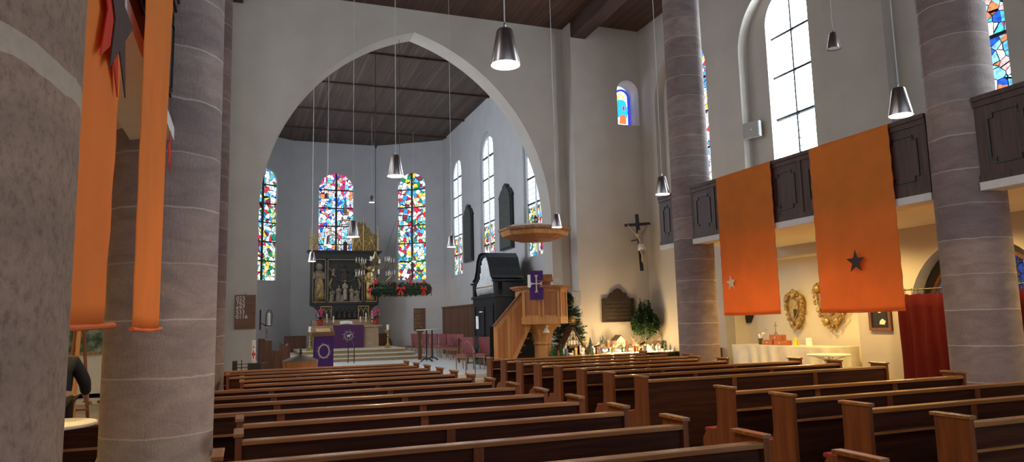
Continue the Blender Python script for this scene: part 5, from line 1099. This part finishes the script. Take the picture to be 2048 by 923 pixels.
MB().prism([(-.17, .07), (.17, .07), (.16, .3), (.08, .46), (-.08, .46), (-.16, .3)], [], lambda a, b2, d: (-.03 + d, -a, b2), .003).build('painted_robe', 'jacket', cn); MB().prism(arc(0, .53, .07, 0, 2 * pi, 14)[:-1], [], lambda a, b2, d: (-.03 + d, -a, b2), .003).build('painted_face', 'skin', cn)
MB().prism([(-.05, .46), (.05, .46), (.03, .36), (-.03, .36)], [], lambda a, b2, d: (-.034 + d, -a, b2), .003).build('painted_collar', 'linen', cn); MB().prism([(-.02, .13), (.10, .12), (.14, .19), (.06, .24), (.0, .20)], [], lambda a, b2, d: (-.034 + d, -a, b2), .003).build('painted_book', 'linen', cn)
# curtain and rail
t = thing('curtain', 'dark red curtain hanging on a rail below the arched aisle window', 'curtain', (12.02, 6.3, .05)); b = MB(); n = 150; rows = []
for j in range(9):
    rows.append([b.bm.verts.new((.045 * sin(i * .62) * (1 + .2 * sin(i * .13)) + .01 * sin(j + i * .2), i * 4.12 / n, 1.98 * j / 8 + (.01 * sin(i * .62) if j == 8 else 0))) for i in range(n + 1)])
for j in range(8):
    for i in range(n): b.bm.faces.new((rows[j][i], rows[j][i + 1], rows[j + 1][i + 1], rows[j + 1][i]))
o = b.build('cloth', 'maroon', t, smooth=True); o.modifiers.new('thickness', 'SOLIDIFY').thickness = .006
t = thing('curtain_rail', 'thin black rail with rings carrying the dark red curtain', 'rail', (12.02, 6.2, 2.12)); MB().tube([(0, 0, 0), (0, 4.35, 0)], .014, 8).build('rod', 'black', t)
b = MB()
for i in range(30): b.tube([(0, .14 + i * .14, .03), (0, .14 + i * .14, -.10)], .006, 4).ball((0, .14 + i * .14, .0), .02, (1, .5, 1), 6, 5)
tag(b.build('curtain_rings', 'black', t), kind='stuff'); MB().box(-.01, .18, 4.3, 4.33, -.02, .02).build('wall_bracket', 'black', t); MB().box(-.01, .18, 0, .03, -.02, .02).build('wall_bracket', 'black', t)
# long table under white cloth
t = thing('buffet_table', 'long table hidden under a white cloth in the aisle recess', 'table', (12.2, 13.7, 0)); MB().box(-.42, .42, -1.56, 1.56, .93, .96).build('tabletop', 'brown', t)
for x in (-.38, .38):
    for y in (-1.45, 1.45): MB().box(x - .03, x + .03, y - .03, y + .03, 0, .93).build('leg', 'brown', t)
b = MB(); per = []
hw, hl = .45, 1.60
for i in range(240):
    s = i / 240 * (4 * hw + 4 * hl)
    if s < 2 * hl: x, y, nx, ny = -hw, -hl + s, -1, 0
    elif s < 2 * hl + 2 * hw: x, y, nx, ny = -hw + (s - 2 * hl), hl, 0, 1
    elif s < 4 * hl + 2 * hw: x, y, nx, ny = hw, hl - (s - 2 * hl - 2 * hw), 1, 0
    else: x, y, nx, ny = hw - (s - 4 * hl - 2 * hw), -hl, 0, -1
    per.append((x, y, nx, ny, s))
rws = []
for j in range(9):
    f2 = j / 8; rws.append([b.bm.verts.new((x + nx * (.075 * f2 * sin(s * 13 + 2 * sin(s * 3) + f2 * 1.2) * (1 - .5 * (nx > 0)) + .02 + .02 * f2 * (nx <= 0)), y + ny * (.05 * f2 * sin(s * 17) + .02), .972 - f2 * (.86 + .04 * sin(s * 2)))) for x, y, nx, ny, s in per])
for j in range(8):
    for i in range(240): b.bm.faces.new((rws[j][i], rws[j][(i + 1) % 240], rws[j + 1][(i + 1) % 240], rws[j + 1][i]))
b.bm.faces.new(rws[0]); o = tag(b.build('tablecloth', 'linen', None, smooth=False), 'white cloth draped over the long table in the aisle recess', 'tablecloth'); o.location = (12.2, 13.7, 0); autosmooth(o, 50)
zt = .975
def box_item(x, y, z, w, d, h, label):
    t = thing('donation_box', label, 'box', (x, y, z), 0, 'brick-red boxes on the white cloth'); MB().box(-d / 2, d / 2, -w / 2, w / 2, 0, h, .004).build('body', 'brick', t); MB().box(-d / 2 - .003, -d / 2, -.03, .03, h * .45, h * .6).build('badge', 'linen', t)
box_item(12.1, 14.28, zt, .36, .2, .115, 'brick-red box, left of the lower two on the white cloth'); box_item(12.1, 13.84, zt, .40, .2, .115, 'brick-red box, right of the lower two on the white cloth'); box_item(12.1, 14.0, zt + .116, .38, .18, .13, 'brick-red box on top of the other two')
t = thing('table_cross', 'small thin metal cross on top of the brick-red boxes', 'cross', (12.1, 14.05, zt + .247)); MB().tube([(0, 0, .05), (0, 0, .30)], .006, 6).tube([(0, -.07, .22), (0, .07, .22)], .006, 6).tube([(0, -.045, 0), (0, -.03, .04), (0, 0, .055), (0, .03, .04), (0, .045, 0)], .008, 6).build('cross_body', 'bronze', t)
t = thing('pen_pot', 'dark pot with brushes and white paper at the left of the white cloth', 'pot', (12.1, 14.62, zt)); MB().lathe([(.05, 0), (.055, .15)], seg=14).build('pot', 'grey_stone', t); MB().tube([(0, 0, .1), (0, -.12, .28)], [.01, .04], 6).tube([(0, 0, .1), (0, .05, .25)], [.008, .03], 6).build('brushes', 'paper', t)
t = thing('yellow_card', 'bright yellow folded card standing on the white cloth', 'card', (12.1, 13.42, zt)); MB().prism([(-.08, 0), (.06, 0), (.03, .12), (.05, .2), (-.02, .17)], [], lambda a, b2, d: (d, -a, b2), .01).build('card', 'yellow', t); MB().prism([(-.08, 0), (.06, 0), (.04, .1), (-.02, .15)], [], lambda a, b2, d: (.05 + d, -a, b2), .01).build('card_back', 'yellow', t)
t = thing('paper_roll', 'white paper roll standing on the right part of the white cloth', 'roll', (12.1, 12.98, zt)); MB().lathe([(.07, 0), (.07, .17), (.06, .18), (.02, .18), (.02, .02)], seg=20).build('roll', 'paper', t)
t = thing('socket', 'small white wall socket above the cloth table', 'socket', (XW + .75, 15.38, 1.32)); MB().box(-.02, 0, -.04, .04, -.04, .04, .006).build('plate', 'white', t); MB().tube([(-.02, 0, 0), (-.023, 0, 0)], .025, 14).build('recess', 'blue_grey', t)
t = thing('plastic_table', 'white round plastic garden table in front of the long cloth table', 'table', (11.36, 11.66, 0)); MB().lathe([(.40, .83), (.43, .84), (.43, .862), (.42, .866)], seg=40).build('tabletop', 'plastic', t)
MB().lathe([(.04, .35), (.035, .83)], seg=12).build('column', 'plastic', t)
for i in range(4):
    a = i * pi / 2 + .4; MB().tube([(.03 * cos(a), .03 * sin(a), .60), (.12 * cos(a), .12 * sin(a), .76), (.34 * cos(a), .34 * sin(a), .83)], .014, 6).tube([(.03 * cos(a), .03 * sin(a), .5), (.15 * cos(a), .15 * sin(a), .3), (.33 * cos(a), .33 * sin(a), 0)], .02, 6).build('leg', 'plastic', t)
t = thing('cabinet', 'low brown wooden cabinet at the left of the cloth table', 'cabinet', (12.55, 16.9, 0)); t.location = (11.95, 16.75, 0); MB().box(-.2, .24, -.45, .45, 0, .85, .01).build('body', 'brown', t); MB().box(-.215, -.2, -.42, -.01, .05, .8).build('door', 'pew_end', t); MB().box(-.215, -.2, .01, .42, .05, .8).build('door', 'pew_end', t)
# ================================================================== LEFT AISLE
t = thing('round_table', 'round white-topped table in the left aisle beside the nearest pillar', 'table', (-1.88, 8.65, 0)); MB().lathe([(.44, .735), (.45, .745), (.45, .765), (.44, .77)], seg=40).build('tabletop', 'plastic', t); MB().lathe([(.03, .03), (.03, .735)], seg=12).build('pole', 'black', t); MB().lathe([(.25, 0), (.24, .02), (.03, .05)], seg=20).build('base', 'black', t)
t = thing('easel', 'tall wooden easel standing behind the round white table', 'easel', (-2.18, 11.4, 0))
MB().tube([(-.12, 0, 0), (.0, 0, 2.2)], .02, 6).build('leg', 'brown', t); MB().tube([(.0, -.06, 0), (.03, 0, 2.2)], .028, 6).build('leg', 'pine', t); MB().tube([(.20, .1, 0), (.04, 0, 2.2)], .022, 6).build('leg', 'brown', t); MB().box(-.08, .16, -.02, .02, .62, .65).build('crossbar', 'brown', t)
t = thing('landscape_painting', 'green landscape painting on the far wall of the left aisle', 'painting', (-3.65, YE + .05, 1.18)); MB().box(-.65, .65, -.03, 0, 0, 1.0).build('canvas', 'paint', t) if 0 else None
mm, nt2, bb, oo = _mat('landscape_paint'); tc = N(nt2, 'ShaderNodeTexCoord'); nz = N(nt2, 'ShaderNodeTexNoise'); nz.inputs['Scale'].default_value = 5; nz.inputs['Detail'].default_value = 5; nt2.links.new(tc.outputs['Object'], nz.inputs[0])
rr = ramp(nt2, [(.35, (.02, .05, .02)), (.5, (.09, .14, .07)), (.6, (.28, .28, .2)), (.75, (.4, .42, .36))]); nt2.links.new(nz.outputs[0], rr.inputs[0]); nt2.links.new(rr.outputs[0], bb.inputs['Base Color']); bb.inputs['Roughness'].default_value = .6; M['landscape'] = mm
MB().box(-.65, .65, -.03, 0, 0, 1.1).build('canvas', 'landscape', t); MB().prism([(-.7, -.05), (.7, -.05), (.7, 1.15), (-.7, 1.15)], [[(-.63, .02), (.63, .02), (.63, 1.08), (-.63, 1.08)]], lambda a, b2, d: (a, -.045 + d, b2), .045).build('frame', 'dim_gold', t)
t = thing('low_chest', 'low dark wooden chest in the left aisle behind the round white table', 'chest', (-1.8, 9.2, 0)); MB().box(-.7, .62, 0, .28, 0, .64, .005).build('body', 'pew', t); MB().box(-.72, .64, -.02, .30, .64, .67, .005).build('lid', 'pew_end', t); MB().box(-.7, .62, -.015, 0, .40, .43).build('moulding', 'pew_rail', t)
# person in a dark jacket, seen from behind, half hidden by the pillar, bending over a shelf
P1 = thing('person', 'person in a dark jacket bending forward behind the easel in the left aisle', 'person', (-2.05, 9.75, 0))
V = [(0, 0, .92), (.0, .02, 1.08), (-.03, .06, 1.25), (-.08, .12, 1.38), (-.11, .16, 1.44), (-.14, .20, 1.52), (.16, .09, 1.33), (.27, .12, 1.10), (.26, .26, .92), (.265, .33, .86), (-.22, .14, 1.33), (-.33, .18, 1.10), (-.32, .32, .92), (-.32, .38, .86), (.09, 0, .86), (.10, .01, .50), (.10, -.02, .09), (.11, .13, .04), (-.09, 0, .86), (-.10, .01, .50), (-.10, -.02, .09), (-.11, .13, .04)]
Ed = [(0, 1), (1, 2), (2, 3), (3, 4), (4, 5), (2, 6), (6, 7), (7, 8), (8, 9), (2, 10), (10, 11), (11, 12), (12, 13), (0, 14), (14, 15), (15, 16), (16, 17), (0, 18), (18, 19), (19, 20), (20, 21)]
Rr = [.15, .14, .16, .07, .065, .10, .07, .055, .035, .03, .07, .055, .035, .03, .095, .07, .05, .04, .095, .07, .05, .04]
skin_body('body', V, Ed, Rr, 'human_skin', P1)
Vj = V[:4] + [V[6], V[7], (.262, .24, .95), V[10], V[11], (-.322, .3, .95)]; Ej = [(0, 1), (1, 2), (2, 3), (2, 4), (4, 5), (5, 6), (2, 7), (7, 8), (8, 9)]
skin_body('jacket', Vj, Ej, [.18, .17, .185, .09, .092, .075, .058, .092, .075, .058], 'jacket', P1)
skin_body('trousers', [V[0], V[14], V[15], V[16], V[18], V[19], V[20]], [(0, 1), (1, 2), (2, 3), (0, 4), (4, 5), (5, 6)], [.165, .115, .088, .07, .115, .088, .07], 'black', P1)
MB().ball((-.14, .19, 1.56), .115, (.95, 1, 1.05), 14, 10).build('hair', 'grey_stone', P1, smooth=True)
for s, hx, hy in ((1, .267, .36), (-1, -.322, .41)):
    for q in range(4): skin_body('finger', [(hx - .03 + q * .02, hy - .02, .855), (hx - .03 + q * .021, hy + .03, .835), (hx - .03 + q * .021, hy + .05, .805)], [(0, 1), (1, 2)], [.010, .009, .008], 'human_skin', P1, 1)
    skin_body('thumb', [(hx - s * .02, hy - .04, .86), (hx - s * .05, hy - .01, .85), (hx - s * .055, hy + .025, .84)], [(0, 1), (1, 2)], [.012, .011, .009], 'human_skin', P1, 1)
t = thing('low_shelf', 'small light wooden box under the hand of the person in the dark jacket', 'box', (-1.42, 10.35, 0)); MB().box(-.25, .16, -.18, .2, 0, .82, .005).build('body', 'pine', t); MB().box(-.27, .18, -.2, .22, .82, .85).build('lid', 'pew_end', t)
